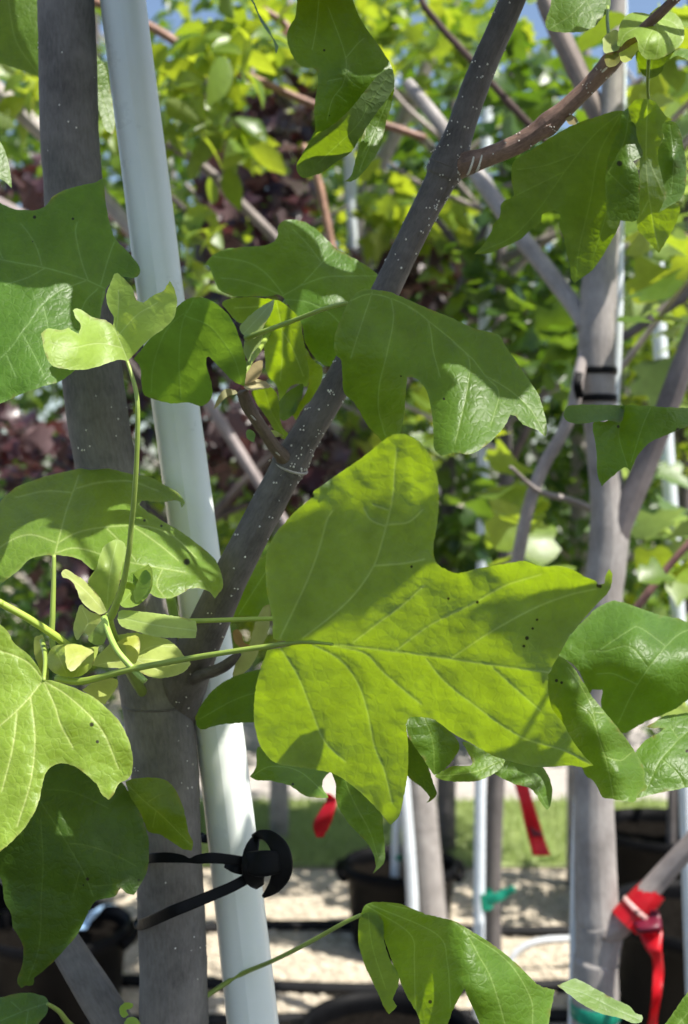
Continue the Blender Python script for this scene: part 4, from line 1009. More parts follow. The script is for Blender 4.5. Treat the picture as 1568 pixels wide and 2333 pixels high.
stipule([(860, 650), (900, 632), (1000, 640), (1200, 665), (1350, 690), (1425, 712, 1), (1437, 765), (1427, 837, 1), (1300, 836), (1150, 828), (1000, 790), (880, 745)], [(860, 650, 0), (1425, 712, .4), (1427, 837, 1.0), (880, 745, .3), (1150, 740, .8)], .665, [[(880, 690), (1150, 745), (1420, 780)]], color=(.85, .98, .8))
stipule([(670, 1030), (780, 900), (850, 820), (1000, 800), (1200, 840), (1290, 900), (1345, 970), (1388, 1022), (1340, 1085), (1240, 1122), (1120, 1127), (1030, 1092), (900, 1060)], [(670, 1030, 0), (1000, 800, -.9), (1388, 1022, .3), (1120, 1127, 1.2), (1050, 960, .3)], .690, [[(720, 1030), (1000, 990), (1370, 1020)], [(950, 995), (1100, 900), (1250, 900)], [(1000, 995), (1150, 1070)]], color=(.95, .98, .9))
stipule([(340, 985), (390, 900), (480, 880), (560, 880), (640, 905), (722, 897, 1), (700, 980), (650, 1070), (560, 1122), (450, 1112), (370, 1072)], [(340, 985, -.4), (480, 880, 0), (722, 897, -.5), (560, 1122, .3), (520, 1000, .9)], .662, [[(400, 910), (480, 1090)], [(640, 910), (560, 1100)]], color=(.72, .80, .45))
stipule([(480, 890), (560, 885), (640, 910), (690, 930), (620, 990), (560, 1060), (515, 1080), (485, 1040), (475, 960)], [(480, 890, 0), (690, 930, -.2), (515, 1080, .6), (560, 960, .2)], .652, color=(.95, .92, .6))
stipule([(560, 850), (535, 760), (560, 660), (590, 590), (650, 640), (745, 680), (705, 760), (655, 835, 1), (610, 800)], [(560, 850, 0), (590, 590, -.5), (745, 680, 0), (655, 835, .5)], .680, [[(600, 620), (640, 720), (610, 790)]])
stipule([(252, 830), (285, 820), (312, 815), (340, 900), (350, 1000), (352, 1140), (312, 1142), (280, 1040), (248, 950)], [(252, 830, 0), (312, 815, .3), (352, 1140, 0), (280, 1040, .4)], .69, color=(.75, .78, .5))
stipule([(600, 1215, 1), (700, 1150), (820, 1130), (862, 1150), (842, 1210), (765, 1322, 1), (690, 1290)], [(600, 1215, 0), (862, 1150, -.2), (765, 1322, .5)], .688, color=(1.0, 1.0, .9))
stipule([(850, 870), (930, 830), (1000, 820), (1022, 900), (990, 1020), (930, 1000), (915, 900)], [(850, 870, 0), (1000, 820, 0), (990, 1020, .4), (930, 930, .6)], .672, color=(1.0, .95, .6))
stipule([(640, 840), (700, 760), (760, 690), (790, 740), (780, 830), (740, 890), (680, 880)], [(640, 840, 0), (760, 690, .4), (740, 890, .4), (710, 800, .6)], .664, color=(.45, .58, .5))
tube('stem', [(0, 580, .655, 8.5), (200, 690, .66, 8.5), (400, 820, .668, 9), (490, 890, .675, 9)], M_PET, tree, crop='C8', color=(1.3, 1.25, 1))
tube('stem', [(-300, 420, .65, 7.5), (-120, 515, .652, 8), (20, 590, .655, 8.5)], M_PET, tree, crop='C8', color=(1.3, 1.25, 1))
tube('stem', [(760, 690, .66, 8), (790, 790, .65, 7), (850, 920, .64, 7), (940, 1030, .635, 7.5), (1060, 1155, .632, 7)], M_PET, tree, crop='C8', color=(1.2, 1.3, 1.5))
tube('stem', [(400, 1416, .668, 6), (470, 1414, .66, 5.6), (560, 1411, .655, 5.4), (650, 1409, .65, 5)], M_PET, tree, color=(1.35, 1.3, 1))
tube('petiole', [(130, 1546, .668, 9), (190, 1552, .655, 8.5), (290, 1527, .635, 7.5), (410, 1504, .625, 6.8), (500, 1489, .612, 6.4), (600, 1474, .600, 6.0), (690, 1463, .5935, 4.5), (760, 1468, .5915, 3.2)], M_PET, big, color=(1, 1, .9))
tube('stem', [(388, 1360, .735, 11), (396, 1400, .745, 11), (404, 1440, .76, 12)], M_PET, tree, color=(.9, 1.0, 1.1))
# small shoot by the left side branch
stipule([(330, 1000), (420, 900), (540, 810), (622, 768, 1), (600, 870), (540, 980), (470, 1090), (375, 1092, 1)], [(330, 1000, 0), (622, 768, -.6), (375, 1092, .5), (500, 930, .5)], .715, [[(370, 1050), (480, 930), (610, 780)]], crop='C5', color=(.7, .8, .8))
stipule([(380, 1095), (470, 1095), (520, 1060), (500, 1150), (430, 1230), (405, 1290), (360, 1200)], [(380, 1095, 0), (520, 1060, 0), (405, 1290, .4)], .71, crop='C5', color=(.6, .7, .7))
stipule([(362, 1495), (420, 1450), (480, 1438), (550, 1462), (585, 1508), (500, 1525), (400, 1532)], [(362, 1495, 0), (550, 1462, -.3), (585, 1508, 0), (400, 1532, .5)], .70, crop='C5', mat=M_TAN, color=(1.2, 1.25, 1.3))
stipule([(440, 1310), (520, 1285), (505, 1400), (440, 1460), (365, 1475), (360, 1440)], [(440, 1310, 0), (520, 1285, 0), (365, 1475, .4)], .706, crop='C5', mat=M_TAN, color=(.9, .85, .8))
stipule([(105, 1695, 1), (150, 1590), (215, 1520), (300, 1540), (310, 1560), (220, 1590), (150, 1660)], [(105, 1695, .3), (215, 1520, 0), (300, 1550, 0), (150, 1660, .3)], .705, crop='C5', mat=M_TAN, color=(.7, .8, .6))
stipule([(380, 1890), (410, 1860), (460, 1900), (450, 1970, 1), (400, 1950)], [(380, 1890, 0), (460, 1900, 0), (450, 1970, .3)], .735, crop='C5', color=(.4, .6, .5))
stipule([(580, 1880), (620, 1870), (705, 1922, 1), (620, 1925)], [(580, 1880, 0), (705, 1922, .3), (620, 1925, .2)], .735, crop='C5', color=(1.0, 1.05, .8))
# bud scales at the node of the right side branch
stipule([(720, 440), (730, 370), (800, 312), (872, 302), (880, 440), (882, 495), (780, 520), (735, 525)], [(720, 440, 0), (872, 302, -.4), (882, 495, .2), (790, 420, -.6)], .690, crop='E5', color=(.9, .95, 1.0))
stipule([(885, 525), (980, 470), (1050, 392), (1074, 480), (1005, 592, 1), (940, 622), (895, 590)], [(885, 525, 0), (1050, 392, -.2), (940, 622, .5)], .688, crop='E5', color=(1.0, 1.0, .8))
stipule([(735, 600), (760, 530), (820, 500), (880, 540), (890, 600), (850, 650), (780, 665)], [(735, 600, 0), (880, 540, 0), (780, 665, .4), (820, 580, -.4)], .684, crop='E5', color=(.40, .36, .25))
stipule([(350, 1170), (390, 1135), (450, 1165), (472, 1205), (440, 1240), (385, 1235)], [(350, 1170, -.3), (450, 1165, .1), (385, 1235, .2)], .698, crop='E5', mat=M_TAN)
# dry buds beside the big leaf
stipule([(1060, 600), (1075, 580), (1100, 600), (1110, 640), (1140, 655), (1150, 680), (1100, 665), (1070, 640)], [(1060, 600, 0), (1150, 680, 0), (1100, 600, .3)], .735, crop='Z5', mat=M_TAN, color=(.8, .5, .5))
stipule([(1160, 560), (1200, 480), (1235, 470), (1220, 600), (1180, 680), (1150, 740), (1100, 790), (1060, 800), (1080, 720), (1140, 640)], [(1160, 560, 0), (1235, 470, -.3), (1060, 800, .3), (1160, 690, .4)], .75, crop='Z5', color=(.75, .72, .8))

# ------------------------------------------------------------------ white stake and rubber tie
zs = CAMZ / .815 * F + HOR
def stake(pts, mat, label, name='plastic_stake', group=None, n=8, sides=24, zfoot=True):
    p = np.array(pts, float)
    c = catmull(p, n)
    pos = PN(c[:, 0], c[:, 1], c[:, 2])
    v, f, uv = sweep(pos, c[:, 3] / F * c[:, 2], sides)
    return solo(mesh_obj(name, v, f, mat, uv=uv), label, 'stake', group)


stake([(170, -900, .815, 51), (280, 0, .815, 52), (333, 410, .815, 53), (363, 650, .815, 53.5), (400, 920, .815, 54), (452, 1300, .815, 54.5), (502, 1680, .815, 55), (548, 2080, .815, 57), (577, 2340, .815, 59), (660, 3100, .815, 60), (935, zs - 60, .80, 60)], M_STAKE, 'thick white plastic stake leaning beside the front trunk')

tie = thing('rubber_tie', 'black rubber tie strapping the front trunk to the thick white stake', 'tie', tuple(P(560, 1960, .76)))
strap('strap', [(316, 1962, .80, 10), (328, 1958, .768, 11), (350, 1955, .752, 11), (385, 1954, .748, 11.5), (415, 1957, .745, 9), (432, 1961, .743, 5.5), (450, 1958, .742, 10), (480, 1955, .742, 12), (520, 1958, .746, 11.5), (560, 1964, .75, 11)], M_TIE, tie, thick=.32)
strap('strap', [(330, 2098, .838, 12), (317, 2105, .80, 12.5), (324, 2106, .778, 12.5), (350, 2096, .752, 13), (392, 2077, .735, 13.5), (440, 2058, .737, 13), (488, 2038, .742, 12.5), (530, 2020, .745, 12), (566, 2000, .75, 12)], M_TIE, tie, thick=.28)
strap('strap', [(318, 2100, .845, 11), (380, 2040, .885, 11), (450, 1915, .885, 8), (470, 1911, .876, 10), (540, 1900, .876, 10), (600, 1905, .84, 9), (606, 1908, .81, 9)], M_TIE, tie, thick=.4)
strap('loop', [(580, 1908, .765, 9), (594, 1901, .757, 10), (616, 1908, .75, 15), (636, 1932, .747, 21), (643, 1962, .746, 24), (641, 1990, .746, 23), (630, 2014, .749, 17), (616, 2030, .755, 11), (600, 2043, .76, 4)], M_TIE, tie, thick=.55)
strap('buckle', [(586, 1908, .764, 7), (578, 1922, .757, 13), (572, 1945, .75, 18), (574, 1972, .745, 24), (580, 1998, .747, 22), (590, 2016, .756, 12)], M_TIE, tie, thick=.6)
strap('buckle', [(560, 1964, .748, 22), (590, 1968, .741, 29), (620, 1966, .742, 27), (645, 1966, .75, 20)], M_TIE, tie, thick=.5)
strap('strap', [(515, 1970, .755, 8), (535, 1978, .75, 11), (560, 1985, .752, 10)], M_TIE, tie, thick=.5)

# ------------------------------------------------------------------ trees, stakes and pots behind
def lobed(kind, seed):
    """small leaf with lobes, folded on its midrib: verts and faces in its own plane (length 1)"""
    r = np.random.default_rng(seed)
    if kind == 'lobed':
        half = [(0, 0), (.16, .04), (.40, .10), (.50, .22), (.36, .36), (.30, .48), (.42, .66), (.30, .80), (.16, .86), (.05, .90)]
    elif kind == 'maple':
        half = [(0, 0), (.20, -.06), (.42, .02), (.34, .20), (.56, .36), (.50, .52), (.26, .54), (.24, .72), (.10, .84), (.02, 1.0)]
    else:
        half = [(0, 0), (.10, .08), (.22, .24), (.28, .44), (.24, .64), (.15, .82), (.07, .93), (.02, 1.0)]
    half = [(x * (1 + r.normal(0, .06)), y + r.normal(0, .012)) for x, y in half]
    fold = r.uniform(.12, .55)
    droop = r.uniform(.05, .5)
    curl = r.uniform(-.3, .3)
    mid = [(0, y) for _, y in half]
    V, Fs = [], []
    for x, y in mid:
        V.append((0, y, -droop * y * y))
    for sgn in (-1, 1):
        o = len(V)
        for x, y in half:
            V.append((sgn * x, y, abs(x) * fold - droop * y * y + curl * x * y * sgn))
        m = len(half)
        for i in range(m - 1):
            q = (i, i + 1, o + i + 1, o + i)
            Fs.append(q if sgn < 0 else q[::-1])
    return np.array(V), Fs


PROTO = {k: [lobed(k, s) for s in range(7)] for k in ('lobed', 'maple', 'oval')}
LEAF_ME = {}


def leaf_mesh(kind, i, mat):
    key = (kind, i, mat.name)
    if key not in LEAF_ME:
        v, f = PROTO[kind][i]
        me = bpy.data.meshes.new('leaf')
        me.from_pydata(v.tolist(), [], f)
        lay = me.uv_layers.new(name='UVMap')
        idx = np.empty(len(me.loops), np.int32)
        me.loops.foreach_get('vertex_index', idx)
        lay.data.foreach_set('uv', (v[:, :2][idx] * 8).ravel())
        at = me.attributes.new('tint', 'FLOAT', 'POINT')
        at.data.foreach_set('value', np.full(len(v), .3 + .1 * i, np.float32))
        me.polygons.foreach_set('use_smooth', np.ones(len(me.polygons), bool))
        me.materials.append(mat)
        LEAF_ME[key] = me
    return LEAF_ME[key]


def rand_basis(r, upness=.9):
    n = np.array([r.normal(0, .55), r.normal(0, .55) - .15, upness + r.normal(0, .35)])
    n /= np.linalg.norm(n)
    a = np.array([r.normal(), r.normal(), r.normal() - .5])
    y = a - n * a.dot(n)
    y /= np.linalg.norm(y) + 1e-9
    x = np.cross(y, n)
    return x, y, n


def foliage(parent, blobs, n, size, kind, mat, seed, parts=0, hollow=.35, upness=.9, name='foliage', only_frame=True, avoid=()):
    """leaves spread through blobs (x, y, d, rx, ry in px, rd in m); the largest few are parts of their own, the rest one mass"""
    r = np.random.default_rng(seed)
    w = np.array([b[3] * b[4] * max(b[5], .1) * b[2] ** 2 for b in blobs]) ** .7
    w /= w.sum()
    items = []
    guard = 0
    while len(items) < n and guard < n * 12:
        guard += 1
        b = blobs[r.choice(len(blobs), p=w)]
        u = r.normal(0, 1, 3)
        u /= np.linalg.norm(u)
        rad = r.uniform(hollow, 1) ** .6
        # bunch the leaves into sprays so gaps stay open
        q = u * rad
        x, y, d = b[0] + q[0] * b[3], b[1] + q[1] * b[4], b[2] + q[2] * b[5]
        c = noise.noise(Vector((x * .012 * d / 3, y * .012 * d / 3, d * 2.2 + seed)))
        if c < -.02 and r.random() < .8:
            continue
        if d < .95:
            continue
        if d > 4 and y < 190 and r.random() < .62:
            continue
        p = np.array(P(x, y, d))
        if p[2] < .12:
            continue
        if any(ax0 < x < ax1 and ay0 < y < ay1 for ax0, ay0, ax1, ay1 in avoid):
            continue
        items.append((p, d, size * r.uniform(.6, 1.25), r.integers(0, 7), r.random(), x, y))
    b0 = base_of(parent)
    cand = sorted(range(len(items)), key=lambda i: items[i][1] - items[i][2] * 3 + (0 if -60 < items[i][5] < 1630 and -60 < items[i][6] < 2390 else 50))
    front = set(cand[:parts])
    V, Fs, T, U = [], [], [], []
    off = 0
    for i, (p, d, s, k, t, px, py) in enumerate(items):
        x, y, nn = rand_basis(r, upness)
        if i in front:
            o = bpy.data.objects.new('leaf', leaf_mesh(kind, int(k), mat))
            m = Matrix(((x[0] * s, y[0] * s, nn[0] * s, p[0] - b0[0]), (x[1] * s, y[1] * s, nn[1] * s, p[1] - b0[1]), (x[2] * s, y[2] * s, nn[2] * s, p[2] - b0[2]), (0, 0, 0, 1)))
            link(o, parent)
            o.matrix_local = m
            continue
        v, f = PROTO[kind][k]
        V.append(p + s * (v[:, :1] * x + v[:, 1:2] * y + v[:, 2:] * nn))
        Fs += [[q + off for q in g] for g in f]
        off += len(v)
        T.append(np.full(len(v), t))
        U.append(v[:, :2] * 8 + t * 40)
    if V:
        o = mesh_obj(name, np.vstack(V), Fs, mat, parent, uv=np.vstack(U), attrs=dict(tint=np.concatenate(T)))
        o['kind'] = 'stuff'
    return parent


def grow(parent, pts, mat, name='branch', n=8, sides=12, wob=.03, color=None):
    return tube(name, pts, mat, parent, n=n, sides=sides, wob=wob, color=color)


def foot(x, d):
    """image row of the ground at distance d"""
    return HOR + CAMZ * F / d


def tree_thing(x, d, label, name='nursery_tree', group=None):
    b = P(x, foot(x, d), d)
    return thing(name, label, 'tree', (b.x, b.y, 0.0), group)


# tree with the red tape at the right edge
tR = tree_thing(1352, 1.62, 'grey nursery tree at right with a forked trunk and red tape on a low branch')
grow(tR, [(1412, -500, 1.66, 19), (1408, -150, 1.66, 21), (1402, 60, 1.65, 23), (1393, 260, 1.64, 27), (1375, 520, 1.63, 36), (1362, 720, 1.62, 42), (1360, 860, 1.62, 41), (1372, 1000, 1.62, 37), (1384, 1130, 1.62, 39), (1388, 1230, 1.62, 45), (1376, 1340, 1.62, 44), (1362, 1560, 1.62, 44), (1354, 1800, 1.62, 45), (1360, 2060, 1.62, 50), (1366, 2110, 1.62, 54), (1360, 2190, 1.62, 50), (1356, 2340, 1.62, 53), (1350, foot(1350, 1.62) + 20, 1.62, 62)], M_BGBARK, 'trunk', n=8, sides=22)
grow(tR, [(1392, 1260, 1.62, 30), (1420, 1180, 1.61, 29), (1470, 1060, 1.60, 28), (1520, 930, 1.585, 27), (1568, 800, 1.57, 26), (1680, 520, 1.55, 22)], M_BGBARK, color=(.62, .58, .6))
grow(tR, [(1335, 745, 1.62, 20), (1310, 700, 1.64, 20), (1250, 620, 1.68, 20), (1180, 530, 1.72, 20), (1110, 430, 1.78, 19), (1060, 360, 1.82, 18), (990, 265, 1.9, 16), (930, 190, 1.95, 14)], M_BGBARK)
grow(tR, [(1336, 790, 1.62, 14), (1318, 860, 1.60, 14), (1308, 920, 1.60, 15), (1283, 985, 1.61, 15), (1240, 1060, 1.63, 15), (1212, 1130, 1.64, 15), (1190, 1220, 1.66, 15), (1172, 1340, 1.70, 15), (1150, 1600, 1.75, 14)], M_BGBARK, color=(1.1, 1.05, 1.05))
grow(tR, [(1388, 330, 1.64, 18), (1355, 245, 1.65, 24), (1310, 150, 1.67, 24), (1268, 60, 1.69, 23), (1235, -20, 1.7, 21), (1180, -200, 1.72, 18)], M_BGBARK, color=(.7, .62, .58))
grow(tR, [(1376, 2120, 1.61, 40), (1420, 2098, 1.60, 30), (1462, 2050, 1.59, 27), (1500, 2005, 1.585, 25), (1568, 1930, 1.57, 23), (1680, 1800, 1.55, 20)], M_BGBARK, color=(1.02, .95, .93))
grow(tR, [(1325, 1520, 1.62, 0.1), (1450, 1385, 1.58, 9), (1500, 1320, 1.57, 9), (1568, 1240, 1.56, 8), (1660, 1150, 1.55, 8)], M_TWIG, 'twig', color=(1.1, .9, .95))
foliage(tR, [(1250, 30, 1.75, 200, 130, .25), (1500, 120, 1.6, 120, 160, .25), (1520, 620, 1.65, 110, 260, .25), (1250, 1120, 1.85, 130, 240, .25), (1500, 1250, 1.6, 90, 130, .2), (1080, 1170, 1.9, 60, 90, .1)], 46, .075, 'lobed', M_BGL[0], 31, parts=46, hollow=.2, avoid=[(1290, 500, 1430, 1500), (1190, 0, 1330, 330)])

stake([(1424, -300, 1.66, 9), (1420, 0, 1.66, 10), (1412, 520, 1.67, 11), (1402, 850, 1.68, 13), (1372, 1180, 1.70, 14), (1347, 1400, 1.70, 14), (1318, 1900, 1.67, 14), (1310, 2330, 1.66, 15), (1285, foot(1300, 1.66) + 10, 1.66, 15)], M_BSTAKE, 'thin white stake running behind the grey trunk with black bands')


def band(x, y, d, r, h, mat, label, cat='tie', name='trunk_band', tilt=0.0, ring_n=40, part=None):
    c = np.array(P(x, y, d))
    pos, R = [], r / F * d
    for k in range(ring_n + 1):
        t = 2 * math.pi * k / ring_n
        pos.append(c + np.array([math.cos(t) * R, math.sin(t) * R, tilt * R * math.cos(t)]))
    H = h / F * d
    V, Fs = [], []
    for p in pos[:-1]:
        o = p - c
        o2 = np.array([o[0], o[1], 0]) / R
        for a, b in ((1.0, -.5), (1.04, -.4), (1.04, .4), (1.0, .5)):
            V.append(c + o2 * R * a + np.array([0, 0, o[2] + b * H * 2]))
    m = ring_n
    for k in range(m):
        for j in range(3):
            a, b = k * 4 + j, ((k + 1) % m) * 4 + j
            Fs.append((a, b, b + 1, a + 1))
    o = mesh_obj(name, V, Fs, mat, part)
    if part is None:
        solo(o, label, cat)
    return o


tb = thing('trunk_tie', 'pair of black bands round the grey trunk at right', 'tie', tuple(P(1360, 880, 1.62)))
band(1361, 846, 1.62, 44, 8, M_TIE, '', part=tb, name='band')
band(1362, 908, 1.62, 43, 8, M_TIE, '', part=tb, name='band')
strap('strap', [(1320, 850, 1.59, 9), (1316, 876, 1.58, 10), (1321, 905, 1.59, 9)], M_TIE, tb, thick=.4)

# red tape on the low branch
rt = thing('red_tape', 'red flagging tape wound on the low right branch, long tail hanging down', 'tape', tuple(P(1455, 2060, 1.59)))


def cuff(x0, y0, x1, y1, d, r0, r1, mat, parent, name):
    c = catmull([(x0, y0, d, r0), ((x0 + x1) / 2, (y0 + y1) / 2, d, (r0 + r1) / 2 * 1.02), (x1, y1, d, r1)], 6)
    v, f, uv = sweep(PN(c[:, 0], c[:, 1], c[:, 2]), c[:, 3] / F * c[:, 2], 20, cap=False, wob=.05)
    return mesh_obj(name, v, f, mat, parent, uv=uv)


cuff(1424, 2102, 1462, 2060, 1.593, 38, 33, M_RED, rt, 'winding')
cuff(1455, 2066, 1490, 2026, 1.59, 35, 31, M_RED, rt, 'winding')
cuff(1449, 2075, 1456, 2067, 1.591, 39, 38, plain_mat('tape_edge', (.75, .45, .40), var=.1), rt, 'fold')


def ribbon(name, pts, d, mat, parent=None, crop='D', curl=.02):
    """thin tape: rows of left x, right x, y"""
    V, Fs = [], []
    rows = catmull(tr(crop, [(a, y) for a, b, y in pts]), 6), catmull(tr(crop, [(b, y) for a, b, y in pts]), 6)
    m = 5
    for k in range(len(rows[0])):
        for j in range(m + 1):
            t = j / m
            q = rows[0][k] * (1 - t) + rows[1][k] * t
            V.append(P(q[0], q[1], d + curl * .3 * math.sin(k * .35) + curl * .35 * math.sin(t * 3.0 + k * .2)))
    for k in range(len(rows[0]) - 1):
        for j in range(m):
            a = k * (m + 1) + j
            Fs.append((a, a + 1, a + m + 2, a + m + 1))
    o = mesh_obj(name, [tuple(v) for v in V], Fs, mat, parent)
    so = o.modifiers.new('thickness', 'SOLIDIFY')
    so.thickness = .0006
    return o


ribbon('knot', [(1448, 1500, 2074), (1440, 1506, 2092), (1448, 1508, 2112), (1452, 1506, 2125)], 1.565, plain_mat('shaded_red_tape', (.13, .005, .022), var=.2, rough=.45), rt)  # darker red paints in the shade on the layered tape
ribbon('tail', [(1450, 1508, 2110), (1456, 1510, 2128), (1472, 1508, 2162), (1486, 1510, 2182), (1488, 1512, 2220), (1486, 1508, 2260), (1482, 1502, 2300), (1476, 1496, 2345), (1472, 1488, 2420), (1470, 1484, 2500)], 1.56, M_RED, rt)
r1 = thing('flagging_ribbon', 'red ribbon strip hanging below the big leaf, right of the green-taped stake', 'ribbon', tuple(P(1180, 1780, 2.2)))
ribbon('strip', [(1165, 1192, 1740), (1172, 1204, 1785), (1185, 1216, 1830), (1196, 1232, 1880), (1205, 1242, 1915), (1214, 1256, 1950)], 2.2, M_RED, r1)
ribbon('writing', [(1203, 1211, 1868), (1206, 1214, 1886), (1211, 1234, 1898), (1212, 1236, 1906)], 2.195, plain_mat('ink', (.16, .01, .02)), r1, curl=0)
r2 = thing('flagging_ribbon', 'short dark red ribbon tag hanging left below the big leaf', 'ribbon', tuple(P(745, 1820, 1.3)))
ribbon('strip', [(738, 752, 1808), (744, 768, 1824), (728, 762, 1850), (714, 752, 1878), (720, 736, 1908)], 1.3, M_RED, r2, curl=.01).color = (.55, .6, .7, 1)

# ------------------------------------------------------------------ middle trees
def pot(x, d, w, h, label, group='black nursery pots', soil=True, plants=0):
    b = P(x, foot(x, d), d)
    t = thing('plant_pot', label, 'pot', (b.x, b.y, 0.004), group)
    prof = [(.40 * w, 0), (.43 * w, .02), (.48 * w, h - .05), (.50 * w, h - .045), (.515 * w, h - .03), (.515 * w, h), (.49 * w, h + .002), (.475 * w, h - .03), (.47 * w, h - .06)]
    V, Fs = [], []
    m = 40
    for r_, z in prof:
        for k in range(m):
            a = 2 * math.pi * k / m
            V.append((b.x + r_ * math.cos(a), b.y + r_ * math.sin(a), z + .004))
    for j in range(len(prof) - 1):
        for k in range(m):
            Fs.append((j * m + k, j * m + (k + 1) % m, (j + 1) * m + (k + 1) % m, (j + 1) * m + k))
    mesh_obj('shell', V, Fs, M_POT, t)
    V, Fs = [(b.x, b.y, h - .03)], []
    for q in range(1, 6):
        for k in range(24):
            a = 2 * math.pi * k / 24
            rr_ = .472 * w * q / 5
            V.append((b.x + rr_ * math.cos(a), b.y + rr_ * math.sin(a), h - .045 + .018 * noise.noise(Vector((rr_ * 30 * math.cos(a), rr_ * 30 * math.sin(a), x)))))
    for k in range(24):
        Fs.append((0, 1 + k, 1 + (k + 1) % 24))
    for q in range(4):
        for k in range(24):
            a = 1 + q * 24 + k
            c = 1 + q * 24 + (k + 1) % 24
            Fs.append((a, a + 24, c + 24, c))
    mesh_obj('soil', V, Fs, M_SOIL, t)
    for s in (-1, 1):
        v, f, uv = sweep(np.array([(b.x + s * .5 * w, b.y - .09, h - .03), (b.x + s * .545 * w, b.y - .06, h - .02), (b.x + s * .555 * w, b.y, h - .018), (b.x + s * .545 * w, b.y + .06, h - .02), (b.x + s * .5 * w, b.y + .09, h - .03)]), np.full(5, .014), 8)
        mesh_obj('handle', v, f, M_POT, t)
    return t


pot(912, 4.0, .37, .28, 'black nursery pot in the gravel behind the loop of the rubber tie')
pot(1510, 4.25, .48, .33, 'black nursery pot at right edge behind the red-taped branch')
pot(1600, 3.3, .52, .36, 'black nursery pot at lower right corner, cut by the frame')
pot(130, 3.5, .42, .25, 'black nursery pot at lower left behind the leaning low branch')
pot(880, 2.86, .40, .235, 'black nursery pot at the bottom edge, below the hanging folded leaf')
pot(-60, 4.4, .46, .36, 'black nursery pot cut by the left edge')

tM = tree_thing(985, 3.85, 'pale-barked nursery tree in the middle pot, forked high up')
grow(tM, [(1060, -80, 3.7, 12), (1030, 10, 3.7, 13), (985, 120, 3.72, 14), (945, 218, 3.74, 17), (900, 310, 3.76, 16), (845, 420, 3.78, 20), (826, 520, 3.80, 22), (828, 700, 3.8, 24), (835, 985, 3.82, 27), (885, 1400, 3.84, 32), (950, 1781, 3.85, 36), (964, 1900, 3.85, 37), (980, 2080, 3.85, 38), (985, foot(985, 3.85) - 60, 3.85, 42)], M_BGBARK, 'trunk', n=8, sides=18)
grow(tM, [(945, 225, 3.74, 12), (905, 212, 3.7, 10), (850, 190, 3.65, 8), (760, 150, 3.6, 6)], M_BGBARK)
grow(tM, [(832, 1050, 3.82, 18), (800, 1050, 3.8, 16), (745, 992, 3.75, 14), (690, 920, 3.7, 12), (600, 800, 3.65, 9)], M_BGBARK, color=(1.15, 1.1, 1.1))
grow(tM, [(826, 560, 3.8, 12), (880, 440, 3.75, 10), (930, 500, 3.7, 9), (1010, 580, 3.65, 8), (1060, 660, 3.6, 7)], M_BGBARK, color=(.7, .62, .62))
foliage(tM, [(980, 60, 3.6, 260, 130, .5), (720, 120, 3.4, 160, 110, .4), (880, 480, 3.5, 60, 90, .3), (1020, 520, 3.4, 90, 130, .3), (900, 960, 3.6, 120, 120, .3)], 330, .085, 'maple', M_BGL[0], 32, parts=130, hollow=.15)
stake([(790, 180, 3.78, 13), (801, 420, 3.79, 14), (815, 620, 3.79, 14), (930, 1900, 3.78, 13), (936, 2130, 3.78, 14), (938, foot(938, 3.78), 3.78, 14)], M_BSTAKE, 'slim white stake against the middle pale-barked tree')
stake([(930, 1500, 3.95, 8), (912, 1800, 3.92, 9), (903, 1900, 3.9, 10), (900, 2040, 3.9, 10), (898, foot(898, 3.9), 3.9, 10)], M_BSTAKE, 'short white stake with a green tape ring, left of the middle trunk')
band(904, 1952, 3.9, 11, 6, M_GREEN, 'narrow green tape ring on the short white stake', 'tape', 'green_tape')

t2 = tree_thing(1128, 3.2, 'dark-barked nursery tree behind the stake with green tape')
grow(t2, [(1175, 100, 3.2, 10), (1150, 350, 3.2, 12), (1142, 560, 3.2, 13), (1138, 720, 3.2, 14), (1148, 950, 3.2, 16), (1155, 1180, 3.2, 18), (1150, 1400, 3.2, 20), (1135, 1700, 3.2, 21), (1124, 1900, 3.2, 21), (1122, 2110, 3.2, 20), (1128, foot(1128, 3.2) + 5, 3.2, 24)], M_BGDARK, 'trunk', n=8, sides=16)
grow(t2, [(1140, 800, 3.2, 12), (1105, 690, 3.15, 10), (1040, 560, 3.1, 9), (960, 460, 3.05, 8)], M_BGDARK)
grow(t2, [(1138, 760, 3.2, 10), (1040, 690, 3.1, 6), (1070, 610, 3.1, 9), (1110, 500, 3.1, 8)], M_BGDARK)
grow(t2, [(1146, 420, 3.2, 8), (1215, 270, 3.1, 10), (1250, 200, 3.08, 10), (1285, 120, 3.05, 9)], M_BGBARK, color=(.8, .78, .8))
grow(t2, [(1150, 1080, 3.2, 9), (1195, 990, 3.12, 10), (1235, 900, 3.1, 9), (1290, 870, 3.05, 8)], M_BGDARK, color=(1.2, 1.1, 1.1))
foliage(t2, [(1180, 180, 2.9, 170, 150, .4), (1230, 420, 2.8, 150, 110, .35), (1230, 780, 2.9, 150, 160, .4), (1100, 1180, 2.7, 110, 110, .3), (1080, 640, 3.0, 90, 110, .3)], 330, .075, 'lobed', M_BGL[1], 33, parts=110, hollow=.15)
stake([(1112, 200, 3.12, 13), (1106, 420, 3.12, 13), (1104, 700, 3.12, 13), (1100, 1240, 3.12, 13), (1094, 1800, 3.12, 13), (1090, 2330, 3.12, 13), (1088, foot(1088, 3.12), 3.12, 13)], M_BSTAKE, 'tall white stake with a knot of green tape, right of the big leaf')
gt = thing('green_tape', 'green tape tied round the tall white stake, its end sticking out right', 'tape', tuple(P(1105, 2050, 3.1)))
cuff(1100, 2030, 1101, 2068, 3.13, 23, 22, M_GREEN, gt, 'winding')
strap('tail', [(1110, 2052, 3.08, 12), (1132, 2046, 3.07, 11), (1150, 2036, 3.07, 10), (1172, 2024, 3.06, 7)], M_GREEN, gt, thick=.5)

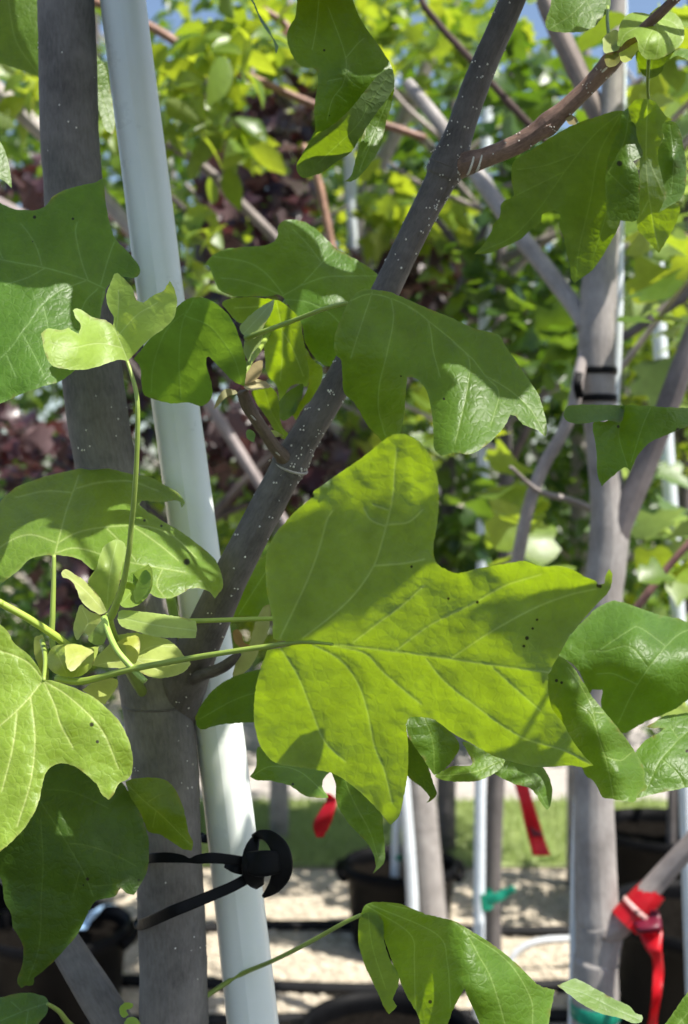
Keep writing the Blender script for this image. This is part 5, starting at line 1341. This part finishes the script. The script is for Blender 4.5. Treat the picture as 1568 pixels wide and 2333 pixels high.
# purple-leaved tree at left, a little farther
tP = tree_thing(430, 3.6, 'purple-leaved tree behind the front trunk and stake', name='purple_tree')
grow(tP, [(470, 250, 3.6, 7), (455, 600, 3.6, 12), (445, 1000, 3.6, 17), (436, 1500, 3.6, 20), (430, 2000, 3.6, 22), (430, foot(430, 3.6) + 4, 3.6, 25)], M_BGDARK, 'trunk')
for pts in ([(446, 1100, 3.6, 10), (380, 950, 3.5, 8), (250, 800, 3.4, 6), (100, 700, 3.4, 4)], [(448, 900, 3.6, 9), (560, 780, 3.5, 8), (680, 640, 3.4, 6), (760, 500, 3.4, 4)], [(450, 1200, 3.6, 9), (560, 1150, 3.5, 8), (680, 1120, 3.5, 5)], [(446, 1250, 3.6, 9), (300, 1130, 3.5, 8), (120, 1050, 3.5, 5)]):
    grow(tP, pts, M_BGDARK)
foliage(tP, [(80, 450, 3.5, 170, 110, .4), (130, 1010, 3.4, 210, 130, .4), (590, 420, 3.4, 170, 190, .4), (540, 1010, 3.5, 170, 170, .4), (960, 620, 3.6, 110, 110, .35), (330, 760, 3.7, 280, 260, .4), (700, 720, 3.7, 200, 200, .3), (240, 1330, 3.6, 170, 130, .35), (760, 1100, 3.6, 150, 130, .3), (1190, 770, 4.0, 60, 70, .2), (640, 260, 3.5, 110, 80, .3)], 1500, .070, 'maple', M_BGL[2], 34, parts=240, hollow=.1, upness=.6)

# branches of a tree at left whose trunk stands outside the frame
tL = tree_thing(-420, 2.3, 'pale tree leaning in from the left with long thin branches and yellow-green leaves')
grow(tL, [(-470, -300, 2.3, 40), (-450, 600, 2.3, 46), (-430, 1600, 2.3, 52), (-420, foot(0, 2.3) + 5, 2.3, 60)], M_BGBARK, 'trunk', sides=18)
grow(tL, [(-460, -120, 2.3, 26), (-200, 30, 2.3, 22), (0, 212, 2.3, 20), (95, 300, 2.3, 19), (190, 400, 2.3, 18), (275, 495, 2.3, 17), (350, 580, 2.3, 16), (440, 680, 2.3, 14), (540, 800, 2.3, 10)], M_BGBARK, color=(1.15, 1.12, 1.1))
grow(tL, [(-440, 300, 2.5, 22), (-100, 420, 2.5, 18), (200, 590, 2.5, 16), (400, 800, 2.5, 14), (480, 925, 2.5, 13), (540, 1020, 2.5, 13), (600, 1115, 2.5, 12), (680, 1240, 2.5, 10)], M_BGBARK, color=(.95, .88, .9))
grow(tL, [(-465, -200, 2.2, 20), (-100, -60, 2.2, 14), (200, 0, 2.2, 11), (345, 62, 2.2, 10.5), (430, 115, 2.2, 10.5), (500, 152, 2.2, 10), (580, 180, 2.2, 10), (650, 210, 2.2, 9.5), (715, 238, 2.2, 9.5), (800, 265, 2.2, 9), (880, 285, 2.2, 9), (970, 315, 2.2, 8)], M_TWIG, 'twig', color=(1.15, .95, .8))
grow(tL, [(200, 200, 2.4, 11), (300, 270, 2.4, 11), (375, 322, 2.4, 11), (470, 385, 2.4, 11), (560, 475, 2.4, 12), (620, 535, 2.4, 12), (700, 620, 2.4, 10)], M_BGBARK, 'twig', color=(.75, .7, .68))
grow(tL, [(690, 330, 2.3, 8), (722, 400, 2.3, 9), (738, 470, 2.3, 9.5), (756, 560, 2.3, 9), (770, 640, 2.3, 9)], M_TWIG, 'twig', color=(1.3, 1.15, 1))
grow(tL, [(640, 90, 2.2, 8), (655, 60, 2.2, 8), (600, 20, 2.2, 8)], M_TWIG, 'twig', color=(1.2, 1.05, .9))
grow(tL, [(470, 380, 2.4, 5), (468, 300, 2.38, 6), (470, 200, 2.36, 6), (480, 80, 2.35, 5)], M_BGDARK, 'twig')
grow(tL, [(575, 180, 2.2, 6), (575, 150, 2.2, 5), (578, 140, 2.2, 3)], M_BGBARK, 'twig')
foliage(tL, [(520, 90, 2.1, 180, 100, .25), (420, 250, 2.2, 90, 120, .25), (530, 320, 2.25, 100, 70, .2), (470, 540, 2.2, 80, 100, .2), (40, 240, 2.2, 80, 120, .2), (470, 640, 2.15, 70, 60, .2), (250, 300, 2.3, 60, 120, .15)], 190, .072, 'oval', M_BGL[0], 35, parts=190, hollow=.1, upness=.55)

# dark twig crossing behind the branch junction
tT = tree_thing(1700, 2.0, 'tree beyond the right edge whose dark twig crosses behind the branch fork')
grow(tT, [(1720, -400, 2.0, 40), (1705, 600, 2.0, 46), (1700, foot(0, 2.0) + 5, 2.0, 60)], M_BGDARK, 'trunk')
grow(tT, [(1715, -250, 2.0, 16), (1400, -200, 1.9, 12), (1000, -90, 1.85, 8), (960, -10, 1.8, 7.5), (1000, 55, 1.8, 8), (1070, 132, 1.8, 8), (1130, 200, 1.8, 8), (1165, 240, 1.8, 9), (1205, 282, 1.8, 8), (1260, 340, 1.8, 6)], M_BGDARK, 'twig', color=(.75, .55, .5))
grow(tT, [(1705, 600, 2.0, 18), (1600, 650, 1.95, 14), (1500, 715, 1.95, 12), (1420, 770, 1.95, 10)], M_BGDARK, color=(1.2, 1.15, 1.2))
grow(tT, [(1705, 500, 2.0, 16), (1600, 560, 1.9, 12), (1545, 530, 1.9, 11), (1500, 500, 1.9, 9)], M_TWIG, color=(1, .8, .8))
foliage(tT, [(1500, 420, 2.1, 120, 200, .3), (1510, 760, 2.1, 90, 180, .3), (1480, 1180, 2.2, 110, 160, .3), (1500, 1480, 2.2, 100, 140, .3)], 70, .085, 'maple', M_BGL[3], 36, parts=70, hollow=.2)

# thin pale twigs of the middle trees
rt_ = random.Random(21)
for t_, xs, ys, dd_, m_, cnt in ((tM, 832, (430, 1300), 3.7, M_BGBARK, 16), (t2, 1146, (380, 1250), 3.1, M_BGBARK, 16), (tR, 1366, (300, 1200), 1.75, M_BGBARK, 5), (tP, 446, (500, 1250), 3.3, M_BGDARK, 6)):
    for k in range(cnt):
        y0 = rt_.uniform(*ys)
        sx = rt_.choice((-1, 1))
        ln = rt_.uniform(160, 420)
        up_ = rt_.uniform(.45, 1.3)
        bend = rt_.uniform(-50, 50)
        x0 = xs
        rr0 = rt_.uniform(5.5, 10)
        cc_ = rt_.uniform(.8, 1.6)
        grow(t_, [(x0, y0, dd_, rr0), (x0 + sx * ln * .35, y0 - ln * .35 * up_ + bend * .4, dd_ - .05, rr0 * .9), (x0 + sx * ln * .7, y0 - ln * .7 * up_ + bend, dd_ - .12, rr0 * .75), (x0 + sx * ln, y0 - ln * up_ + bend * .6, dd_ - .2, rr0 * .5)], m_, 'twig', n=6, sides=8, color=(cc_, cc_ * .95, cc_ * .93))

# rows of trees filling the yard behind
rows = [
    (200, 4.8, M_BGL[1], 'oval', 'leafy green yard tree behind the front trunk', [(120, 200, 4.6, 330, 330, .7), (200, 700, 4.8, 330, 330, .6), (150, 1350, 4.7, 340, 280, .6)], 1300, .085, 41),
    (640, 5.2, M_BGL[0], 'maple', 'yellow-green yard tree behind the orange twig', [(640, 120, 5.0, 340, 280, .7), (620, 560, 5.2, 300, 240, .6), (600, 1250, 5.2, 330, 260, .6)], 1400, .08, 42),
    (1020, 5.0, M_BGL[1], 'lobed', 'dense green yard tree behind the branch fork', [(1000, 330, 4.8, 260, 260, .6), (1010, 800, 4.9, 280, 300, .6), (1000, 1300, 5.0, 300, 220, .4)], 1300, .085, 43),
    (1320, 4.6, M_BGL[1], 'oval', 'deep green yard tree right of centre, behind the grey trunk', [(1330, 640, 4.4, 280, 300, .6), (1320, 1150, 4.6, 270, 320, .6)], 1500, .075, 44),
    (1560, 4.2, M_BGL[0], 'oval', 'bright yard tree at the right edge above the pots', [(1540, 300, 4.2, 200, 260, .5), (1560, 850, 4.2, 190, 320, .5), (1560, 1400, 4.2, 160, 220, .4)], 1100, .075, 45),
    (380, 6.8, M_BGL[1], 'oval', 'tall tree in the far row at left', [(350, 60, 6.8, 420, 420, .8), (350, 800, 6.8, 450, 460, .8), (300, 1420, 6.6, 460, 280, .6)], 2600, .105, 46),
    (900, 7.2, M_BGL[1], 'oval', 'tall tree in the far row at centre', [(880, 60, 7.2, 300, 320, .8), (900, 720, 7.2, 400, 420, .8), (900, 1400, 7.0, 420, 300, .6)], 2600, .105, 47),
    (1420, 7.0, M_BGL[1], 'oval', 'tall tree in the far row at right', [(1500, 420, 7.0, 220, 300, .8), (1380, 900, 7.0, 330, 480, .8), (1400, 1420, 6.9, 360, 290, .6)], 2600, .105, 48),
    (150, 9.5, M_BGL[1], 'oval', 'dark tree closing the view at far left', [(100, 500, 9.5, 500, 600, 1.0), (150, 1250, 9.5, 560, 300, 1.0)], 3200, .18, 49),
    (800, 9.8, M_BGL[1], 'oval', 'dark tree closing the view at far centre', [(760, 560, 9.8, 480, 520, 1.0), (800, 1300, 9.8, 560, 400, 1.0)], 3200, .18, 50),
    (1450, 9.6, M_BGL[1], 'oval', 'dark tree closing the view at far right', [(1480, 700, 9.6, 420, 480, 1.0), (1440, 1340, 9.6, 520, 380, 1.0)], 3200, .18, 51)]
for x, d, mat, kind, label, blobs, n, size, seed in rows:
    t = tree_thing(x, d, label, 'yard_tree', 'trees filling the nursery yard')
    r = random.Random(seed)
    w = 60 / d
    fy = foot(x, d)
    grow(t, [(x + 20, -60 if d < 6 else 300, d, w * .7), (x + 8, 500, d, w * 1.1), (x, 1100, d, w * 1.5), (x - 4, fy + 2, d, w * 2.0)], M_BGDARK if seed % 2 else M_BGBARK, 'trunk', sides=10)
    for b in blobs:
        for k in range(3):
            ax = b[0] + r.uniform(-.7, .7) * b[3]
            ay = b[1] + r.uniform(-.6, .4) * b[4]
            y0 = min(fy - 80, ay + abs(ax - x) * .8 + 60)
            grow(t, [(x, y0, d, w * .7), ((x + ax) / 2, (y0 + ay) / 2 + 20, (d + b[2]) / 2, w * .5), (ax, ay, b[2], w * .25)], M_BGBARK, n=4, sides=7)
    foliage(t, blobs, n, size, kind, mat, seed, parts=60 if d < 6 else 0, hollow=.1, avoid=[(1180, -400, 1300, 190), (1285, 215, 1335, 275)])

# trunk in the right-hand pot and thin stakes behind
tS = tree_thing(1528, 4.15, 'slender dark stem standing in the pot at the right edge')
grow(tS, [(1545, 1300, 4.15, 7), (1535, 1600, 4.15, 8), (1530, 1850, 4.15, 10), (1528, foot(0, 4.15) - 90, 4.15, 12)], M_BGDARK, 'trunk')
stake([(60, 1500, 3.6, 10), (48, 1900, 3.6, 11), (42, 2250, 3.6, 11), (40, foot(40, 3.6), 3.6, 11)], M_BSTAKE, 'white stake at the lower left edge with a green ring')
band(43, 2166, 3.6, 13, 9, M_GREEN, 'green tape ring on the stake at the lower left edge', 'tape', 'green_tape')
stake([(1475, 150, 2.4, 15), (1492, 260, 2.4, 16), (1500, 700, 2.4, 16), (1545, 1400, 2.4, 16), (1560, 1750, 2.4, 15), (1600, foot(0, 2.4), 2.4, 15)], M_BSTAKE, 'pale stake at right behind the hanging folded leaves')
band(1357, 2300, 1.62, 55, 17, M_GREEN, 'dark green tape band low on the grey trunk at right', 'tape', 'green_tape')

# ------------------------------------------------------------------ hoses, gravel, grass
def hose(pts, r, mat, label, name='irrigation_hose', group=None):
    c = catmull(np.array(pts, float), 10)
    v, f, uv = sweep(c, np.full(len(c), r), 10)
    return solo(mesh_obj(name, v, f, mat, uv=uv), label, 'hose', group)


hose([(-3, 4.05, .02), (-1.2, 4.0, .022), (-.2, 4.12, .02), (.6, 4.06, .021), (1.4, 4.1, .02), (3, 4.0, .02)], .017, M_HOSE, 'black irrigation hose lying across the gravel, nearest the grass')
hose([(-3, 3.62, .02), (-1, 3.66, .02), (.1, 3.58, .02), (.9, 3.62, .02), (3, 3.66, .02)], .018, M_HOSE, 'black irrigation hose across the gravel in front of the middle pot')
hose([(-3, 3.38, .02), (-.6, 3.36, .02), (.5, 3.40, .02), (3, 3.36, .02)], .018, M_HOSE, 'black irrigation hose nearest the camera, at the bottom of the view')
g0 = P(1160, 2106, 3.7)
hose([(g0.x, 3.72, .02), (g0.x + .03, 3.74, .07), (g0.x + .10, 3.75, .10), (g0.x + .20, 3.76, .105), (g0.x + .32, 3.78, .10), (g0.x + .5, 3.8, .03)], .011, M_PALE, 'pale grey hose end arching over the gravel left of the grey trunk')
bt = P(235, 2080, 3.0)
ribbon('blue_tag', [(178, 196, 2118), (190, 208, 2098), (206, 226, 2080), (232, 240, 2064), (250, 268, 2062)], 3.0, M_BLUE)
solo(bpy.data.objects['blue_tag'], 'curved light blue plastic strip beside the lower front trunk', 'tag')

r = np.random.default_rng(5)
ico = np.array([(0, 0, .6), (.9, 0, .1), (.3, .85, .12), (-.75, .5, .1), (-.7, -.55, .12), (.3, -.85, .1)])
fc = [(0, 1, 2), (0, 2, 3), (0, 3, 4), (0, 4, 5), (0, 5, 1)]
V, Fs = [], []
for k in range(9000):
    d = r.uniform(2.9, 4.78)
    x = (r.uniform(-80, 1650) - CX) / F * d
    s = r.uniform(.006, .019)
    a = r.uniform(0, 6.28)
    v = ico * [s * r.uniform(.7, 1.3), s * r.uniform(.6, 1.1), s * r.uniform(.5, 1)]
    v = np.stack([v[:, 0] * math.cos(a) - v[:, 1] * math.sin(a), v[:, 0] * math.sin(a) + v[:, 1] * math.cos(a), v[:, 2]], 1)
    o = len(V) * 6
    V.append(v + [x, d, .002])
    Fs += [(f[0] + o, f[1] + o, f[2] + o) for f in fc]
g = mesh_obj('gravel', np.vstack(V), Fs, M_STONE, smooth=False)
solo(g, 'pale gravel stones scattered between the pots', 'gravel', kind='stuff')
V, Fs = [], []
for k in range(16000):
    d = r.uniform(4.82, 5.83)
    x = (r.uniform(-60, 1630) - CX) / F * d
    h = r.uniform(.02, .06)
    a = r.uniform(0, 6.28)
    w = .0035
    lx, ly = r.normal(0, .018), r.normal(0, .018)
    o = len(V)
    V += [(x - w * math.cos(a), d - w * math.sin(a), .012), (x + w * math.cos(a), d + w * math.sin(a), .012), (x + lx, d + ly, .012 + h)]
    Fs.append((o, o + 1, o + 2))
g = mesh_obj('grass', V, Fs, M_BLADE)
solo(g, 'strip of mown grass between the gravel and the road', 'grass', kind='stuff')

# ------------------------------------------------------------------ leaves added out of view to shade the front tree
LIT = [(700, 1600, .61), (850, 1650, .61), (1050, 1600, .61), (1200, 1650, .615), (640, 1680, .62), (1300, 1720, .62), (880, 1800, .64), (860, 1440, .592), (1000, 1460, .59), (905, 1030, .545), (800, 1095, .56), (975, 1080, .55), (1180, 1300, .57), (1300, 1320, .565),
       (80, 780, .66), (150, 720, .67), (40, 850, .65), (180, 770, .62), (350, 720, .62), (260, 680, .64), (60, 1600, .625), (200, 1660, .615), (270, 1720, .61), (30, 1800, .60), (200, 1250, .69), (350, 1250, .69), (440, 1290, .69), (120, 1230, .70), (270, 1205, .7), (60, 1260, .7), (390, 1215, .7), (480, 1310, .7),
       (330, 1420, .665), (380, 1500, .68), (220, 1300, .67), (160, 1540, .66), (1000, 950, .54), (1080, 900, .545), (1180, 940, .545), (660, 780, .80), (620, 870, .81), (1100, 2150, .65), (1180, 2230, .65), (1080, 2230, .65),
       (1400, 1440, .77), (1500, 1460, .77), (1450, 1500, .755), (1350, 1650, .70), (1300, 1560, .71), (1420, 1780, .70), (1520, 1760, .73), (760, 560, .81), (710, 690, .79), (790, 160, .675), (790, 210, .675), (1480, 80, .685), (520, 1700, .80), (545, 1800, .80), (560, 1850, .80),
       (1080, 1755, .695), (1340, 50, .75), (1280, 255, .70), (1350, 180, .695), (1440, 470, .74), (1330, 580, .77)]
SHADE = [(150, 60, .80, .10), (155, 250, .80, .11), (165, 420, .80, .10), (215, 900, .79, .10), (240, 1040, .79, .09), (285, 80, .80, .11), (310, 280, .80, .11), (345, 500, .80, .11), (375, 760, .80, .11), (405, 970, .80, .11), (435, 1180, .80, .10), (455, 1340, .80, .09),
         (570, 1240, .74, .09), (700, 980, .73, .08), (760, 870, .73, .08), (870, 680, .725, .09), (960, 500, .72, .10), (1040, 310, .72, .10), (1120, 110, .72, .10),
         (730, 70, .68, .10), (700, 230, .68, .10), (740, 340, .67, .08), 
         
         (60, 1960, .69, .10), (200, 1900, .69, .10), (280, 1840, .69, .09), (110, 2100, .685, .10), (350, 1850, .71, .08), (900, 2110, .66, .08), (960, 2140, .66, .09), (950, 2230, .65, .09), (985, 2300, .65, .07),
         (1190, 430, .75, .11), (1300, 380, .745, .10), (1420, 470, .72, .06), (1530, 430, .70, .08), (390, 1860, .76, .09), (390, 2040, .76, .09), (395, 2250, .76, .09), (540, 2030, .78, .08), (560, 2180, .78, .09), (575, 2310, .78, .09), (840, 1870, .66, .07), (820, 1930, .66, .06), (480, 1600, .72, .08), (100, 2290, .73, .09), (220, 2260, .81, .09),
         (1420, 1560, .75, .08), (1450, 1010, .55, .09), (1380, 1040, .55, .08), (420, 770, .69, .08), (470, 850, .70, .07)]
SUNn = np.array(SUN)
bpy.context.view_layer.update()
DG = bpy.context.evaluated_depsgraph_get()


def seen(x, y, d):
    hit, loc, _, _, _, _ = SC.ray_cast(DG, C0, (P(x, y, 1.0) - C0).normalized())
    if hit and (loc - C0).dot(FW) < 1.0:
        return np.array(loc)
    return None


litp = [q for q in (seen(*q) for q in LIT) if q is not None]
skel = []
for pts in ([(1168, 0, .722), (1260, -220, .715), (1400, -600, .70)], [(150, 0, .81), (128, -350, .83), (100, -900, .86)]):
    c = catmull(np.array(pts, float), 12)
    skel.append(PN(c[:, 0], c[:, 1], c[:, 2]))
# added off-frame limbs that carry the shade leaves
for name, pts in (('branch', [(120, -420, .83, 26), (420, -520, .76, 20), (800, -560, .68, 17), (1200, -600, .60, 14), (1700, -700, .52, 10)]),
                  ('branch', [(105, -850, .855, 24), (500, -1250, .74, 18), (1000, -1450, .62, 15), (1600, -1600, .5, 10)]),
                  ('branch', [(1330, -420, .71, 16), (1700, -480, .66, 13), (2050, -380, .62, 10), (2350, -100, .58, 7)])):
    tube(name, pts, M_BARK, tree, n=8, sides=10)
    c = catmull(np.array([q[:3] for q in pts], float), 12)
    skel.append(PN(c[:, 0], c[:, 1], c[:, 2]))
skel = np.vstack(skel)
rc = np.random.default_rng(77)
tb0 = base_of(tree)


def off_view(p, m):
    rel = p - C0n
    d = rel @ FWn
    if d < .05:
        return True
    x, y = CX + rel @ RTn / d * F, CY - rel @ UPn / d * F
    mm = m / d * F
    return y < -mm - 20 or x > 1568 + mm + 20 or x < -mm - 20


ncast = 0
for (x, y, d, size) in SHADE:
    p0 = seen(x, y, d)
    if p0 is None:
        continue
    r = size * .46
    worst = min(np.linalg.norm((q - p0) - SUNn * ((q - p0) @ SUNn)) for q in litp)
    if worst < r * 1.25:
        if worst < .018:
            continue
        r = worst / 1.25
    size = r / .46
    t = .09
    while t < 1.2 and not off_view(p0 + SUNn * t, size * .62):
        t += .02
    t += rc.uniform(0, .05)
    c = p0 + SUNn * t
    n = SUNn + rc.normal(0, .22, 3)
    n /= np.linalg.norm(n)
    near = skel[np.argmin(((skel - c) ** 2).sum(1))]
    ydir = c - near
    ydir = ydir - n * ydir.dot(n)
    ydir /= np.linalg.norm(ydir) + 1e-9
    xdir = np.cross(ydir, n)
    base = c - ydir * size * .46
    o = bpy.data.objects.new('leaf', leaf_mesh('lobed', int(rc.integers(0, 7)), M_SHADE))  # added unseen leaf, there to cast shade on the target spot
    link(o, tree)
    s = size * 1.08
    b = base - tb0
    o.matrix_local = Matrix(((xdir[0] * s, ydir[0] * s, n[0] * s, b[0]), (xdir[1] * s, ydir[1] * s, n[1] * s, b[1]), (xdir[2] * s, ydir[2] * s, n[2] * s, b[2]), (0, 0, 0, 1)))
    mid = (near + base) / 2 + np.array([0, 0, .015])
    cc = catmull(np.array([near, mid, base]), 6)
    v, f, uv = sweep(cc, np.linspace(.0022, .0012, len(cc)), 6)
    mesh_obj('stem', v, f, M_PET, tree, uv=uv)  # stalk added to hold the shade leaf
    ncast += 1


def shade_leaf(low, outline, k=0):
    """unseen added leaf, cut to the shade wanted on a lower one, moved up-sun"""
    q = dict(PATCH[low.name][k])
    q.update(outline=outline, veins=(), spots=(), step=10, under=False)
    pos, tri, uv, at = leaf_patch(**q)
    t = .1
    while t < 1.2 and not all(off_view(p + SUNn * t, .004) for p in pos[::7]):
        t += .01
    pos = pos + SUNn * t
    o = mesh_obj('leaf', pos, tri, M_SHADE, tree, uv=uv, attrs=at)
    kk = np.argmin([((skel - p) ** 2).sum(1).min() for p in pos])
    base = pos[kk]
    near = skel[np.argmin(((skel - base) ** 2).sum(1))]
    cc = catmull(np.array([near, (near + base) / 2 + np.array([0, 0, .02]), base]), 6)
    v, f, uv2 = sweep(cc, np.linspace(.0022, .0012, len(cc)), 6)
    mesh_obj('petiole', v, f, M_PET, o, uv=uv2)


shade_leaf(big, [(590, 1250), (640, 1195), (700, 1172), (760, 1158), (830, 1140), (900, 1128), (960, 1136), (1008, 1115), (1008, 1255), (960, 1300), (900, 1345), (830, 1402), (760, 1432), (700, 1452), (620, 1478), (598, 1400)])
shade_leaf(big, [(1065, 1385), (1120, 1362), (1200, 1352), (1300, 1338), (1390, 1322), (1392, 1345), (1363, 1376), (1329, 1414), (1298, 1453), (1276, 1490), (1262, 1506), (1212, 1478), (1160, 1462), (1112, 1448), (1092, 1420)])
shade_leaf(l7, [(60, 200), (180, 60), (300, 30), (560, 100), (900, 250), (1190, 350), (1170, 470), (1150, 545), (1050, 590), (900, 570), (760, 540), (680, 570), (610, 630), (570, 700), (545, 900), (500, 1080), (420, 1130), (200, 850), (60, 600)])
shade_leaf(l2, [(-300, 100), (200, 300), (400, 270), (700, 100), (960, 20), (1020, 400), (1290, 850), (1280, 970), (1000, 1040), (955, 1120), (900, 1330), (720, 1270), (620, 1020), (400, 1045), (200, 1060), (0, 1010), (-300, 950)])
shade_leaf(l10, [(-150, 420), (0, 320), (250, 170), (640, 90), (1000, 165), (1230, 330), (1200, 372), (930, 345), (800, 350), (620, 390), (440, 440), (300, 440), (180, 470), (80, 540), (0, 610), (-150, 660)])
shade_leaf(l5, [(20, 420), (400, 310), (600, 270), (640, 100), (740, 110), (860, 180), (990, 300), (1030, 420), (1060, 470), (1280, 540), (1330, 440), (1500, 560), (1480, 680), (1240, 780), (1150, 720), (1000, 740), (860, 695), (740, 705), (690, 750), (400, 755), (200, 730), (100, 600)])
shade_leaf(l5, [(860, 970), (960, 940), (1080, 960), (1200, 1010), (1200, 1200), (1120, 1330), (1000, 1310), (900, 1180)])
